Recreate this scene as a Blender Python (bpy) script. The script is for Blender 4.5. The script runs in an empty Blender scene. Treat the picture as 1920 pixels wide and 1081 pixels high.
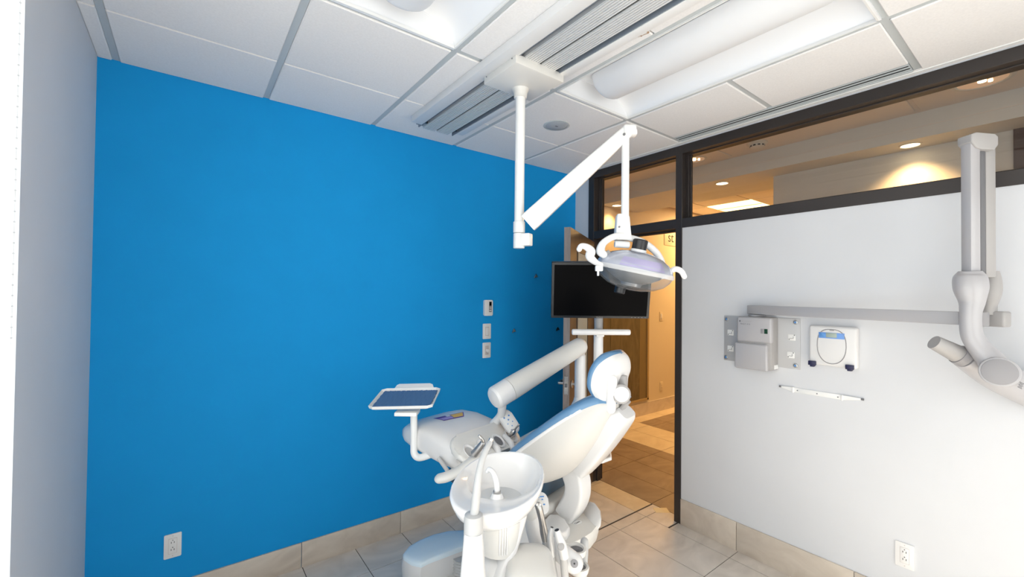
import bpy, bmesh, math, random
from mathutils import Vector, Matrix
random.seed(7)
SC = bpy.context.scene
COL = SC.collection
PI = math.pi

# ------------------------------------------------------------------ camera
CX, CY, FPX, EYE = 960.0, 540.5, 800.7, 1.59
ax = Vector(((2014 - CX) / FPX, -(563 - CY) / FPX, -1)).normalized()
ay = Vector(((351.6 - CX) / FPX, -(545.5 - CY) / FPX, -1))
ay = (ay - ax * ay.dot(ax)).normalized()
az = ax.cross(ay)
R = Matrix((ax, ay, az))                      # camera axes -> world axes
CAM = Vector((0, 0, EYE))
cam = bpy.data.objects.new('camera', bpy.data.cameras.new('camera'))
COL.objects.link(cam)
cam.matrix_world = Matrix.Translation(CAM) @ R.to_4x4()
cam.data.sensor_width = 36; cam.data.lens = FPX / 1920 * 36
cam.data.clip_start = 0.02; cam.data.clip_end = 60
SC.camera = cam

# ------------------------------------------------------------------ light
SC.view_settings.view_transform = 'Standard'
SC.view_settings.look = 'None'
SC.view_settings.gamma = 1
SC.view_settings.use_curve_mapping = False
SC.view_settings.exposure = -0.62
world = bpy.data.worlds.new('daylight'); SC.world = world
world.use_nodes = True
bg = world.node_tree.nodes['Background']
bg.inputs[0].default_value = (0.97, 0.985, 1.0, 1)
bg.inputs[1].default_value = 4.7

def lamp(name, kind, loc, energy, color, rot=(0, 0, 0), **kw):
    l = bpy.data.lights.new(name, kind); l.energy = energy; l.color = color
    for k, v in kw.items(): setattr(l, k, v)
    o = bpy.data.objects.new(name, l); COL.objects.link(o)
    o.location = loc; o.rotation_euler = rot
    return o
WX = -0.35                                     # window wall
WY0, WY1, WZ0, WZ1 = -1.5, 1.64, 0.05, 2.62
SX0, SX1, SZ0, SZ1 = 0.1, 2.6, 0.1, 2.5     # south window
po = lamp('window_portal', 'AREA', (WX - 0.11, (WY0 + WY1) / 2, (WZ0 + WZ1) / 2), 1, (1, 1, 1),
          (0, -PI / 2, 0), shape='RECTANGLE', size=WZ1 - WZ0, size_y=WY1 - WY0)
po.data.cycles.is_portal = True
po2 = lamp('window_portal', 'AREA', ((SX0 + SX1) / 2, -2.16, (SZ0 + SZ1) / 2), 1, (1, 1, 1),
           (PI / 2, 0, 0), shape='RECTANGLE', size=SX1 - SX0, size_y=SZ1 - SZ0)
po2.data.cycles.is_portal = True
sun = lamp('sun', 'SUN', (1.4, -6, 6), 25, (1, .95, .88), (math.radians(50), 0, math.radians(3)), angle=.01)
WARM = (1.0, 0.60, 0.25)

# ------------------------------------------------------------------ materials
def mat(name, col, rough=0.5, metal=0.0, coat=0.0, noise=0.0, nscale=30, bump=0.0, bscale=200, emit=None, estr=0, spec=0.5):
    m = bpy.data.materials.new(name); m.use_nodes = True
    nt = m.node_tree; b = nt.nodes['Principled BSDF']
    b.inputs['Base Color'].default_value = (*col, 1)
    b.inputs['Roughness'].default_value = rough
    b.inputs['Metallic'].default_value = metal
    b.inputs['Coat Weight'].default_value = coat
    b.inputs['Coat Roughness'].default_value = 0.08
    b.inputs['Specular IOR Level'].default_value = spec
    tc = nt.nodes.new('ShaderNodeTexCoord')
    if noise:
        n = nt.nodes.new('ShaderNodeTexNoise'); n.inputs['Scale'].default_value = nscale
        n.inputs['Detail'].default_value = 6
        nt.links.new(tc.outputs['Object'], n.inputs['Vector'])
        r = nt.nodes.new('ShaderNodeValToRGB')
        r.color_ramp.elements[0].position = 0.3; r.color_ramp.elements[1].position = 0.7
        r.color_ramp.elements[0].color = (*[c * (1 - noise) for c in col], 1)
        r.color_ramp.elements[1].color = (*[min(1, c * (1 + noise)) for c in col], 1)
        nt.links.new(n.outputs['Fac'], r.inputs['Fac'])
        nt.links.new(r.outputs['Color'], b.inputs['Base Color'])
    if bump:
        n2 = nt.nodes.new('ShaderNodeTexNoise'); n2.inputs['Scale'].default_value = bscale
        n2.inputs['Detail'].default_value = 3
        nt.links.new(tc.outputs['Object'], n2.inputs['Vector'])
        bp = nt.nodes.new('ShaderNodeBump'); bp.inputs['Strength'].default_value = bump
        bp.inputs['Distance'].default_value = 0.002
        nt.links.new(n2.outputs['Fac'], bp.inputs['Height'])
        nt.links.new(bp.outputs['Normal'], b.inputs['Normal'])
    if emit:
        b.inputs['Emission Color'].default_value = (*emit, 1)
        b.inputs['Emission Strength'].default_value = estr
    return m

def glassy(name, tint=(1, 1, 1), ior=1.5, rough=0.0, haze=0.0, hazecol=(0.8, 0.85, 0.9)):
    m = bpy.data.materials.new(name); m.use_nodes = True
    nt = m.node_tree; nt.nodes.clear()
    out = nt.nodes.new('ShaderNodeOutputMaterial')
    tr = nt.nodes.new('ShaderNodeBsdfTransparent'); tr.inputs[0].default_value = (*tint, 1)
    gl = nt.nodes.new('ShaderNodeBsdfGlossy'); gl.inputs['Roughness'].default_value = rough
    fr = nt.nodes.new('ShaderNodeFresnel')
    ge = nt.nodes.new('ShaderNodeNewGeometry'); mr = nt.nodes.new('ShaderNodeMapRange')   # same curve on both faces of a thin sheet
    mr.inputs['To Min'].default_value = ior; mr.inputs['To Max'].default_value = 1 / ior
    nt.links.new(ge.outputs['Backfacing'], mr.inputs['Value']); nt.links.new(mr.outputs['Result'], fr.inputs['IOR'])
    mx = nt.nodes.new('ShaderNodeMixShader')
    nt.links.new(fr.outputs[0], mx.inputs[0])
    nt.links.new(tr.outputs[0], mx.inputs[1]); nt.links.new(gl.outputs[0], mx.inputs[2])
    last = mx
    if haze:
        df = nt.nodes.new('ShaderNodeBsdfDiffuse'); df.inputs[0].default_value = (*hazecol, 1)
        m2 = nt.nodes.new('ShaderNodeMixShader'); m2.inputs[0].default_value = haze
        nt.links.new(mx.outputs[0], m2.inputs[1]); nt.links.new(df.outputs[0], m2.inputs[2])
        last = m2
    nt.links.new(last.outputs[0], out.inputs[0])
    return m

def streaky(name, c1, c2, scale=(2, 2, 40), rough=0.5, coat=0.0, dist=2.0):
    m = mat(name, c1, rough, coat=coat); nt = m.node_tree; b = nt.nodes['Principled BSDF']
    tc = nt.nodes['Texture Coordinate']
    mp = nt.nodes.new('ShaderNodeMapping'); mp.inputs['Scale'].default_value = scale
    n = nt.nodes.new('ShaderNodeTexNoise'); n.inputs['Scale'].default_value = 1.0
    n.inputs['Detail'].default_value = 8; n.inputs['Distortion'].default_value = dist
    r = nt.nodes.new('ShaderNodeValToRGB')
    r.color_ramp.elements[0].position = 0.32; r.color_ramp.elements[1].position = 0.68
    r.color_ramp.elements[0].color = (*c1, 1); r.color_ramp.elements[1].color = (*c2, 1)
    nt.links.new(tc.outputs['Object'], mp.inputs[0]); nt.links.new(mp.outputs[0], n.inputs['Vector'])
    nt.links.new(n.outputs['Fac'], r.inputs[0]); nt.links.new(r.outputs[0], b.inputs['Base Color'])
    return m

M = {}
M['blue_wall'] = mat('blue_wall_paint', (0.008, 0.31, 0.72), 0.7, spec=0.15, noise=0.02, nscale=4, bump=0.15, bscale=350)
M['white_wall'] = mat('white_wall_paint', (0.665, 0.675, 0.70), 0.6, noise=0.015, nscale=3, bump=0.1, bscale=350)
M['tile_ceil'] = mat('ceiling_tile', (0.86, 0.84, 0.83), 0.9, noise=0.03, nscale=120, bump=0.4, bscale=600)
M['tee'] = mat('ceiling_grid_metal', (0.52, 0.55, 0.56), 0.5)
M['board'] = mat('white_painted_board', (0.80, 0.79, 0.78), 0.5)
M['floor'] = streaky('taupe_porcelain_tile', (0.60, 0.54, 0.48), (0.74, 0.67, 0.60), (3, 5, 3), 0.28)
M['floor_light'] = streaky('cream_porcelain_tile', (0.62, 0.50, 0.34), (0.72, 0.60, 0.43), (3, 5, 3), 0.35)
M['floor_dark'] = streaky('brown_porcelain_tile', (0.24, 0.17, 0.115), (0.33, 0.24, 0.16), (3, 5, 3), 0.35)
M['grout'] = mat('dark_grout', (0.075, 0.06, 0.05), 0.9)
M['grout_light'] = mat('pale_grout', (0.55, 0.50, 0.45), 0.9)
M['base_tile'] = streaky('beige_stone_tile', (0.55, 0.47, 0.39), (0.66, 0.58, 0.49), (4, 4, 6), 0.4)
M['frame'] = mat('dark_bronze_frame', (0.030, 0.024, 0.022), 0.45)
M['wood'] = streaky('brown_wood_door', (0.060, 0.040, 0.026), (0.10, 0.066, 0.042), (3, 3, 1), 0.45)
M['door_edge'] = streaky('grey_brown_door_edge', (0.21, 0.18, 0.17), (0.29, 0.25, 0.235), (40, 40, 3), 0.5)
M['dark_wood'] = mat('dark_brown_panel', (0.07, 0.03, 0.02), 0.5)
M['plastic'] = mat('glossy_white_plastic', (0.75, 0.74, 0.735), 0.3, coat=0.3)
M['plastic_warm'] = mat('warm_white_plastic', (0.70, 0.685, 0.655), 0.4, coat=0.1)
M['plastic_grey'] = mat('pale_grey_plastic', (0.50, 0.50, 0.50), 0.4)
M['xray'] = mat('pearl_grey_enamel', (0.43, 0.42, 0.435), 0.3, coat=0.3)
M['xray_mid'] = mat('mid_grey_plastic', (0.30, 0.29, 0.30), 0.4)
M['xray_side'] = mat('warm_grey_plastic', (0.38, 0.365, 0.36), 0.45)
M['enamel'] = mat('white_enamel', (0.84, 0.84, 0.83), 0.3, coat=0.3)
M['vinyl'] = mat('blue_vinyl', (0.12, 0.26, 0.44), 0.3, coat=0.25, bump=0.1, bscale=300)
M['vinyl_pale'] = mat('pale_blue_vinyl', (0.74, 0.85, 0.91), 0.5)
M['bowl'] = mat('white_porcelain', (0.86, 0.85, 0.845), 0.12, coat=0.6)
M['chrome'] = mat('brushed_chrome', (0.62, 0.60, 0.58), 0.22, metal=1)
M['steel'] = mat('satin_steel', (0.50, 0.49, 0.48), 0.35, metal=1)
M['alu'] = mat('anodised_aluminium', (0.72, 0.72, 0.72), 0.45, metal=0.25)
M['black'] = mat('black_plastic', (0.012, 0.012, 0.014), 0.3)
M['screen'] = mat('black_screen', (0.0015, 0.0015, 0.002), 0.3, spec=0.04)
M['bezel'] = mat('charcoal_bezel', (0.008, 0.009, 0.011), 0.3)
M['rubber'] = mat('grey_rubber', (0.16, 0.16, 0.17), 0.6)
M['dark'] = mat('dark_recess', (0.02, 0.02, 0.02), 0.8)
M['navy'] = mat('navy_plastic', (0.015, 0.015, 0.06), 0.4)
M['mat_blue'] = mat('blue_textured_liner', (0.07, 0.17, 0.34), 0.85)
M['icon_blue'] = mat('blue_print', (0.10, 0.28, 0.62), 0.5)
M['purple'] = mat('purple_print', (0.10, 0.06, 0.33), 0.5)
M['lilac'] = mat('lilac_print', (0.36, 0.30, 0.62), 0.5)
M['yellow'] = mat('yellow_print', (0.75, 0.47, 0.10), 0.5)
M['ink'] = mat('black_ink', (0.02, 0.02, 0.02), 0.6)
M['lcd'] = mat('grey_green_lcd', (0.36, 0.43, 0.38), 0.25)
M['lcd_blue'] = mat('blue_button_pad', (0.16, 0.33, 0.72), 0.45)
M['green_led'] = mat('dark_green_window', (0.01, 0.05, 0.025), 0.2)
M['glass'] = glassy('clear_window_glass', (0.97, 0.98, 0.97), 1.5)
M['int_glass'] = glassy('interior_glass', (0.98, 0.97, 0.95), 1.34)
M['lamp_glass'] = glassy('smoked_clear_cover', (0.80, 0.82, 0.84), 1.5, 0.02, 0.10, (0.7, 0.75, 0.8))
M['lamp_refl'] = mat('dichroic_reflector', (0.50, 0.53, 0.62), 0.15, metal=0.35, coat=0.5)
M['lamp_refl2'] = mat('lilac_reflector_patch', (0.46, 0.43, 0.66), 0.12, metal=0.3, coat=0.5)
M['lamp_gut'] = mat('lamp_inner_metal', (0.25, 0.25, 0.26), 0.35, metal=0.7)
M['diffuser'] = mat('white_perforated_metal', (0.80, 0.81, 0.83), 0.5)
M['reflector'] = mat('white_gloss_reflector', (0.90, 0.91, 0.93), 0.3, coat=0.3)
M['speaker'] = mat('grey_speaker_mesh', (0.42, 0.45, 0.48), 0.7, noise=0.15, nscale=900)
M['slot'] = mat('black_slot', (0.01, 0.01, 0.01), 0.7)
M['switch'] = mat('white_switch_plastic', (0.80, 0.79, 0.78), 0.35)
M['pinkish'] = mat('ivory_switch_plastic', (0.62, 0.56, 0.54), 0.4)
M['corr_wall'] = mat('cream_corridor_paint', (0.66, 0.57, 0.42), 0.6)
M['corr_white'] = mat('white_corridor_paint', (0.70, 0.70, 0.68), 0.6)
M['corr_ceil'] = mat('corridor_ceiling', (0.78, 0.73, 0.69), 0.8)
M['film'] = streaky('brown_window_film', (0.10, 0.080, 0.042), (0.16, 0.128, 0.070), (6, 6, 2), 0.15)
M['film2'] = mat('amber_window_film', (0.42, 0.30, 0.14), 0.2)
M['glow'] = mat('warm_lit_lens', (1, 0.85, 0.6), 0.5, emit=(1, 0.78, 0.48), estr=14)
M['glow_panel'] = mat('warm_lit_panel', (1, 0.9, 0.6), 0.5, emit=(1, 0.78, 0.32), estr=6)
M['amber_glass'] = mat('amber_reflector', (0.85, 0.6, 0.4), 0.15, metal=0.8, emit=(1, 0.6, 0.35), estr=0.35)
M['paper'] = mat('cream_paper', (0.78, 0.66, 0.42), 0.8)
M['stain'] = mat('brown_water_stain', (0.42, 0.28, 0.18), 0.9)
M['bead'] = mat('grey_bead', (0.6, 0.6, 0.62), 0.4)

# ------------------------------------------------------------------ geometry helpers
def Q(px, py, t):
    """world point seen at reference-frame point (px, py), t metres deep"""
    return CAM + R @ (Vector(((px - CX) / FPX, -(py - CY) / FPX, -1)) * t)
def on(px, py, X=None, Y=None, Z=None):
    d = R @ Vector(((px - CX) / FPX, -(py - CY) / FPX, -1))
    t = X / d.x if X is not None else Y / d.y if Y is not None else (Z - EYE) / d.z
    return CAM + d * t
V = Vector
ZUP = V((0, 0, 1))
VIEW = V((0.605, 0.796, 0)).normalized()
RIGHT = V((0.796, -0.605, 0)).normalized()

def nb(): return bmesh.new()
def tagp(o, label=None, cat=None, group=None, kind=None):
    if label: o['label'] = label
    if cat: o['category'] = cat
    if group: o['group'] = group
    if kind: o['kind'] = kind
    return o
def thing(name, label, cat, loc=(0, 0, 0), group=None):
    o = bpy.data.objects.new(name, None); COL.objects.link(o); o.location = loc
    o.empty_display_size = 0.05
    return tagp(o, label, cat, group)
def rootloc(p):
    while p is not None and p.parent is not None: p = p.parent
    return V(p.location) if p is not None else V((0, 0, 0))
def obj(name, bm, m, parent=None, angle=35, origin=None, label=None):
    bmesh.ops.remove_doubles(bm, verts=bm.verts, dist=1e-6)
    bmesh.ops.recalc_face_normals(bm, faces=bm.faces)
    off = rootloc(parent) if parent else (V(origin) if origin is not None else V((0, 0, 0)))
    if off.length: bmesh.ops.translate(bm, verts=bm.verts, vec=-off)
    me = bpy.data.meshes.new(name); bm.to_mesh(me); bm.free()
    for mm in (m if isinstance(m, (list, tuple)) else [m]): me.materials.append(mm)
    me.shade_smooth()
    me.set_sharp_from_angle(angle=math.radians(angle))
    o = bpy.data.objects.new(name, me); COL.objects.link(o)
    if parent: o.parent = parent
    elif origin is not None: o.location = origin
    if label: o['label'] = label
    return o
def struct(name, bm, m, parent=None, **k):
    o = obj(name, bm, m, parent, **k)
    if not parent: o['kind'] = 'structure'
    return o

def box(bm, a, b, bev=0.0, seg=2, mi=0):
    a = V(a); b = V(b)
    lo = V([min(a[i], b[i]) for i in range(3)]); hi = V([max(a[i], b[i]) for i in range(3)])
    return obox(bm, (lo + hi) / 2, V((1, 0, 0)), V((0, 1, 0)), V((0, 0, 1)), (hi - lo) / 2, bev, seg, mi)
def obox(bm, c, ux, uy, uz, half, bev=0.0, seg=2, mi=0):
    t = bmesh.new(); bmesh.ops.create_cube(t, size=2)
    if bev:
        for v in t.verts: v.co = V((v.co.x * half[0], v.co.y * half[1], v.co.z * half[2]))
        bmesh.ops.bevel(t, geom=t.edges[:], offset=min(bev, min(half) * 0.98), segments=seg, profile=0.5, affect='EDGES')
        h = (1, 1, 1)
    else: h = half
    vm = {}
    for v in t.verts:
        vm[v.index] = bm.verts.new(V(c) + ux * (v.co.x * h[0]) + uy * (v.co.y * h[1]) + uz * (v.co.z * h[2]))
    t.faces.ensure_lookup_table()
    for f in t.faces:
        nf = bm.faces.new([vm[v.index] for v in f.verts]); nf.material_index = mi
    t.free()
def merge(bm, t, mi=0):
    t.verts.index_update()
    vm = [bm.verts.new(v.co) for v in t.verts]
    for f in t.faces:
        nf = bm.faces.new([vm[v.index] for v in f.verts]); nf.material_index = mi
    t.free()
def prism(bm, pts, ext, bev=0.0, seg=3, mi=0):
    """closed outline (3-D points) swept along ext; both rims bevelled"""
    t = bmesh.new()
    a = [t.verts.new(V(p)) for p in pts]; b = [t.verts.new(V(p) + V(ext)) for p in pts]
    n = len(pts)
    fa = t.faces.new(a); fb = t.faces.new(b[::-1])
    for i in range(n): t.faces.new((a[i], b[i], b[(i + 1) % n], a[(i + 1) % n]))
    if bev:
        es = list(fa.edges) + list(fb.edges)
        bmesh.ops.bevel(t, geom=es, offset=bev, segments=seg, profile=0.5, affect='EDGES', clamp_overlap=True)
    merge(bm, t, mi)
def loft(bm, rings, cap0=True, cap1=True, mi=0, closed=True):
    vr = [[bm.verts.new(p) for p in r] for r in rings]
    n = len(vr[0])
    for i in range(len(vr) - 1):
        for j in range(n if closed else n - 1):
            f = bm.faces.new((vr[i][j], vr[i][(j + 1) % n], vr[i + 1][(j + 1) % n], vr[i + 1][j])); f.material_index = mi
    if cap0: bm.faces.new(vr[0]).material_index = mi
    if cap1: bm.faces.new(vr[-1][::-1]).material_index = mi
def cr(pts, k=6):
    """Catmull-Rom through tuples/vectors"""
    P = [list(p) for p in pts]; n = len(P); out = []
    for i in range(n - 1):
        p0, p1, p2, p3 = P[max(i - 1, 0)], P[i], P[i + 1], P[min(i + 2, n - 1)]
        for s in range(k):
            u = s / k
            out.append([0.5 * (2 * b + (c - a) * u + (2 * a - 5 * b + 4 * c - d) * u * u + (3 * b - a - 3 * c + d) * u ** 3)
                        for a, b, c, d in zip(p0, p1, p2, p3)])
    out.append(P[-1]); return out
def sweep(bm, pts, rad, n=20, k=6, smooth=True, round0=False, round1=False, flat=None, up=None, mi=0):
    """tube along pts; rad a number or one per point; flat = squash factor along `up`"""
    if not isinstance(rad, (list, tuple)): rad = [rad] * len(pts)
    data = [list(p) + [r] for p, r in zip(pts, rad)]
    if smooth and len(data) > 2: data = cr(data, k)
    P = [V(d[:3]) for d in data]; Rr = [max(d[3], 1e-4) for d in data]
    def ends(at0):
        i = 0 if at0 else -1; j = 1 if at0 else -2
        d = (P[i] - P[j]).normalized(); r = Rr[i]; base = P[i]
        ex = [(base + d * r * math.sin(a) , r * math.cos(a)) for a in [PI / 2 * q / 5 for q in range(1, 5)]] + [(base + d * r, r * 0.06)]
        if at0:
            for p, rr in ex: P.insert(0, p); Rr.insert(0, rr)
        else:
            for p, rr in ex: P.append(p); Rr.append(rr)
    if round0: ends(True)
    if round1: ends(False)
    T = []
    for i in range(len(P)):
        d = P[min(i + 1, len(P) - 1)] - P[max(i - 1, 0)]
        T.append(d.normalized())
    ref = V(up) if up is not None else (V((0, 0, 1)) if abs(T[0].z) < 0.9 else V((1, 0, 0)))
    rings = []
    nrm = (ref - T[0] * ref.dot(T[0])).normalized()
    for i in range(len(P)):
        if up is not None:
            q = V(up) - T[i] * V(up).dot(T[i])
            if q.length > 1e-3: nrm = q.normalized()
        nrm = (nrm - T[i] * nrm.dot(T[i])).normalized()
        bi = T[i].cross(nrm)
        fl = flat if flat else 1.0
        rings.append([P[i] + (nrm * (math.cos(2 * PI * j / n) * fl) + bi * math.sin(2 * PI * j / n)) * Rr[i] for j in range(n)])
    loft(bm, rings, mi=mi)
def lathe(bm, o, axis, prof, n=32, mi=0, cap0=True, cap1=True, sx=1.0, sy=1.0, xdir=None):
    axis = V(axis).normalized()
    x = V(xdir) if xdir is not None else (V((1, 0, 0)) if abs(axis.x) < 0.9 else V((0, 1, 0)))
    x = (x - axis * x.dot(axis)).normalized(); y = axis.cross(x)
    rings = [[V(o) + axis * h + (x * (math.cos(2 * PI * j / n) * sx) + y * (math.sin(2 * PI * j / n) * sy)) * max(r, 1e-4)
              for j in range(n)] for r, h in prof]
    loft(bm, rings, cap0, cap1, mi)
def cyl(bm, a, b, r, n=24, bev=0.0, mi=0, r2=None):
    a = V(a); b = V(b); L = (b - a).length; r2 = r if r2 is None else r2
    if bev:
        bev = min(bev, r * .9, r2 * .9)
        pr = [(r - bev, 0), (r - bev * 0.3, bev * 0.3), (r, bev), (r2, L - bev), (r2 - bev * 0.3, L - bev * 0.3), (r2 - bev, L)]
    else: pr = [(r, 0), (r2, L)]
    lathe(bm, a, b - a, pr, n, mi)
def rrect(w, h, r, n=6):
    out = []
    for cx, cy, a0 in ((w - r, h - r, 0), (-w + r, h - r, 90), (-w + r, -h + r, 180), (w - r, -h + r, 270)):
        for i in range(n + 1):
            a = math.radians(a0 + 90 * i / n); out.append((cx + r * math.cos(a), cy + r * math.sin(a)))
    return out
def plate(bm, c, ux, uy, nrm, w, h, t, r=0.004, bev=0.001, mi=0, n=5):
    """rounded plate: half sizes w,h, thickness t starting at c, growing along nrm"""
    prism(bm, [V(c) + ux * x + uy * y for x, y in rrect(w, h, min(r, w * .99, h * .99), n)], V(nrm) * t, bev, 2, mi)
def text(name, s, size, o, ux, uy, m, parent, depth=0.0006, align='LEFT'):
    cu = bpy.data.curves.new(name, 'FONT'); cu.body = s; cu.size = size; cu.extrude = depth; cu.align_x = align
    t = bpy.data.objects.new('tmp', cu); COL.objects.link(t)
    bpy.context.view_layer.update()
    me = bpy.data.meshes.new_from_object(t.evaluated_get(bpy.context.evaluated_depsgraph_get()))
    bpy.data.objects.remove(t)
    un = ux.cross(uy); mt = Matrix((ux, uy, un)).transposed().to_4x4()
    off = rootloc(parent)
    me.transform(Matrix.Translation(V(o) - off) @ mt)
    me.materials.clear(); me.materials.append(m)
    ob = bpy.data.objects.new(name, me); COL.objects.link(ob); ob.parent = parent
    return ob

EXW = 2.776      # east (corridor) wall face
NY = 2.72        # blue wall face
SY = -2.1        # south wall
CZ = 2.665       # ceiling
X1, Y1 = V((1, 0, 0)), V((0, 1, 0))

# ================================================================== ROOM SHELL
b = nb(); box(b, (-0.5, NY, -0.05), (EXW + 0.12, NY + 0.12, 3.0)); struct('wall_north', b, M['blue_wall'])
b = nb()                                        # east wall: panel, strip by the blue wall, header
box(b, (EXW, SY, -0.05), (EXW + 0.12, 1.672, 2.076))
box(b, (EXW, 2.555, -0.05), (EXW + 0.12, NY, 3.0))
box(b, (EXW, SY, 2.66), (EXW + 0.12, 2.555, 3.0))
struct('wall_east', b, M['white_wall'])
b = nb()
prism(b, [(WX, WY1, -.05), (WX, NY + .12, -.05), (WX - .15, NY + .12, -.05), (WX - .15, WY1 + .75, -.05)], (0, 0, 3.05))
box(b, (WX - 0.15, SY - .12, -0.05), (WX, WY0, 3.0))
box(b, (WX - 0.15, WY0, -0.05), (WX, WY1, WZ0)); box(b, (WX - 0.15, WY0, WZ1), (WX, WY1, 3.0))
struct('wall_west', b, M['white_wall'])
b = nb()
for a, c in (((WX - .15, -.05), (SX0, 3)), ((SX1, -.05), (EXW + .12, 3)), ((SX0, -.05), (SX1, SZ0)), ((SX0, SZ1), (SX1, 3))):
    box(b, (a[0], SY - .12, a[1]), (c[0], SY, c[1]))
struct('wall_south', b, M['white_wall'])
b = nb()
for x in (SX0, (SX0 + SX1) / 2 - .02, SX1 - .04): box(b, (x, SY - .10, SZ0), (x + .04, SY - .05, SZ1), .003)
for z in (SZ0, SZ1 - .04): box(b, (SX0, SY - .10, z), (SX1, SY - .05, z + .04), .003)
w5 = struct('window_5', b, M['enamel'])
b = nb(); box(b, (SX0, SY - .078, SZ0), (SX1, SY - .074, SZ1)); obj('window_pane', b, M['glass'], w5)
# window on the daylight side
b = nb()
for y in (WY0, 1.10): box(b, (WX - 0.05, y, WZ0), (WX - 0.01, y + 0.035, WZ1), 0.003)
box(b, (WX - 0.05, WY0, WZ0), (WX - 0.01, WY1, WZ0 + .035), 0.003); box(b, (WX - 0.05, WY0, WZ1 - .035), (WX - 0.01, WY1, WZ1), 0.003)
win = struct('window_1', b, M['enamel'])
b = nb(); box(b, (WX - 0.008, WY0, WZ0), (WX - 0.005, WY1, WZ1)); obj('window_pane', b, M['glass'], win)
# lowered translucent roller blind just inside the glass
sh = bpy.data.materials.new('translucent_blind_fabric'); sh.use_nodes = True
nt = sh.node_tree; nt.nodes.clear()
o_ = nt.nodes.new('ShaderNodeOutputMaterial'); d_ = nt.nodes.new('ShaderNodeBsdfDiffuse'); t_ = nt.nodes.new('ShaderNodeBsdfTranslucent'); m_ = nt.nodes.new('ShaderNodeMixShader')
d_.inputs[0].default_value = (.9, .9, .9, 1); t_.inputs[0].default_value = (.95, .96, .97, 1); m_.inputs[0].default_value = .6
nt.links.new(d_.outputs[0], m_.inputs[1]); nt.links.new(t_.outputs[0], m_.inputs[2]); nt.links.new(m_.outputs[0], o_.inputs[0])
b = nb(); box(b, (WX + .002, 1.15, WZ0 - .1), (WX + .0026, WY1, CZ - .005))
tagp(obj('roller_blind', b, sh, origin=(WX + .002, 1.1, CZ)), 'bright white blind panel over the daylight window at the left edge', 'blind')
# bead chain of the window blind
b = nb()
for i in range(46):
    z = 2.60 - i * 0.025
    bmesh.ops.create_uvsphere(b, u_segments=6, v_segments=4, radius=0.0022, matrix=Matrix.Translation((WX + .02, 1.521, z)))
cyl(b, (WX + .02, 1.521, 1.46), (WX + .02, 1.521, 2.60), 0.0004, 5)
tagp(obj('bead_chain', b, M['bead'], origin=(WX + .02, 1.521, 2.6)), 'thin grey bead chain hanging in front of the bright window at the left edge', 'blind chain')

# ---- floor
def tiles(bm, xs, ys, g=0.0022, mi=0):
    for i in range(len(xs) - 1):
        for j in range(len(ys) - 1):
            if xs[i + 1] - xs[i] < 2 * g or ys[j + 1] - ys[j] < 2 * g: continue
            box(bm, (xs[i] + g, ys[j] + g, -0.012), (xs[i + 1] - g, ys[j + 1] - g, 0.0), mi=mi)
def rng(a, b, start, step):
    out = [a]; k = math.ceil((a - start) / step + 1e-6)
    while start + k * step < b - 1e-6: out.append(start + k * step); k += 1
    return out + [b]
b = nb(); box(b, (-0.5, SY - .12, -0.06), (8.6, 3.6, -0.003)); struct('floor', b, M['grout'])
b = nb()
xr = rng(WX, 2.66, 0.255, 0.3017)
tiles(b, xr, rng(SY, 1.875, 0.09, 0.595)); tiles(b, xr, [1.875, 1.958]); tiles(b, xr, [1.969, 2.442, NY])
tiles(b, [2.66, EXW], rng(SY, 1.69, 0.09, 0.595)); tiles(b, [2.66, 2.86], [1.70, 1.875, 1.958])
struct('floor_tiles', b, M['floor'])
b = nb()
tiles(b, [2.66, 2.86], [1.969, 2.449, 2.60])
tiles(b, [3.91, 4.24, 4.55], [1.66, 1.97, 2.575, 3.18, 3.49]); tiles(b, rng(4.55, 8.5, 4.5, 0.6), [3.31, 3.49])
tiles(b, rng(2.90, 3.91, 2.86, 0.3), [3.31, 3.49]); tiles(b, rng(4.55, 8.5, 4.5, 0.6), [1.3, 1.66])
struct('floor_tiles_light', b, M['floor_light'])
b = nb()
tiles(b, [2.862, 3.157, 3.46, 3.75, 3.91], [SY, -1.0, -.4, .19, .78, 1.375, 1.97, 2.573, 3.17, 3.31]); tiles(b, [3.91, 4.24], rng(SY, 1.66, 1.375, .595))
tiles(b, rng(4.55, 8.5, 4.85, 0.3), [1.66, 1.97, 2.575, 3.13, 3.31])
struct('floor_tiles_dark', b, M['floor_dark'])

# ---- baseboards of stone tile
def baseboard(name, segs, axis, face, z1, lab=None):
    b = nb()
    for a, c in segs:
        if axis == 'x': box(b, (a + .0015, face - 0.011, 0), (c - .0015, face, z1), 0.0015)
        else: box(b, (face - 0.011, a + .0015, 0), (face, c - .0015, z1), 0.0015)
    return struct(name, b, M['base_tile'])
baseboard('baseboard_north', [(-.35, -.05), (-.05, .551), (.551, 1.151), (1.151, 1.751), (1.751, 2.351), (2.351, EXW)], 'x', NY, 0.142)
baseboard('baseboard_east', [(-1.7, -1.1), (-1.1, -.5), (-.5, .097), (.097, .695), (.695, 1.290), (1.290, 1.672)], 'y', EXW, 0.177)

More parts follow.
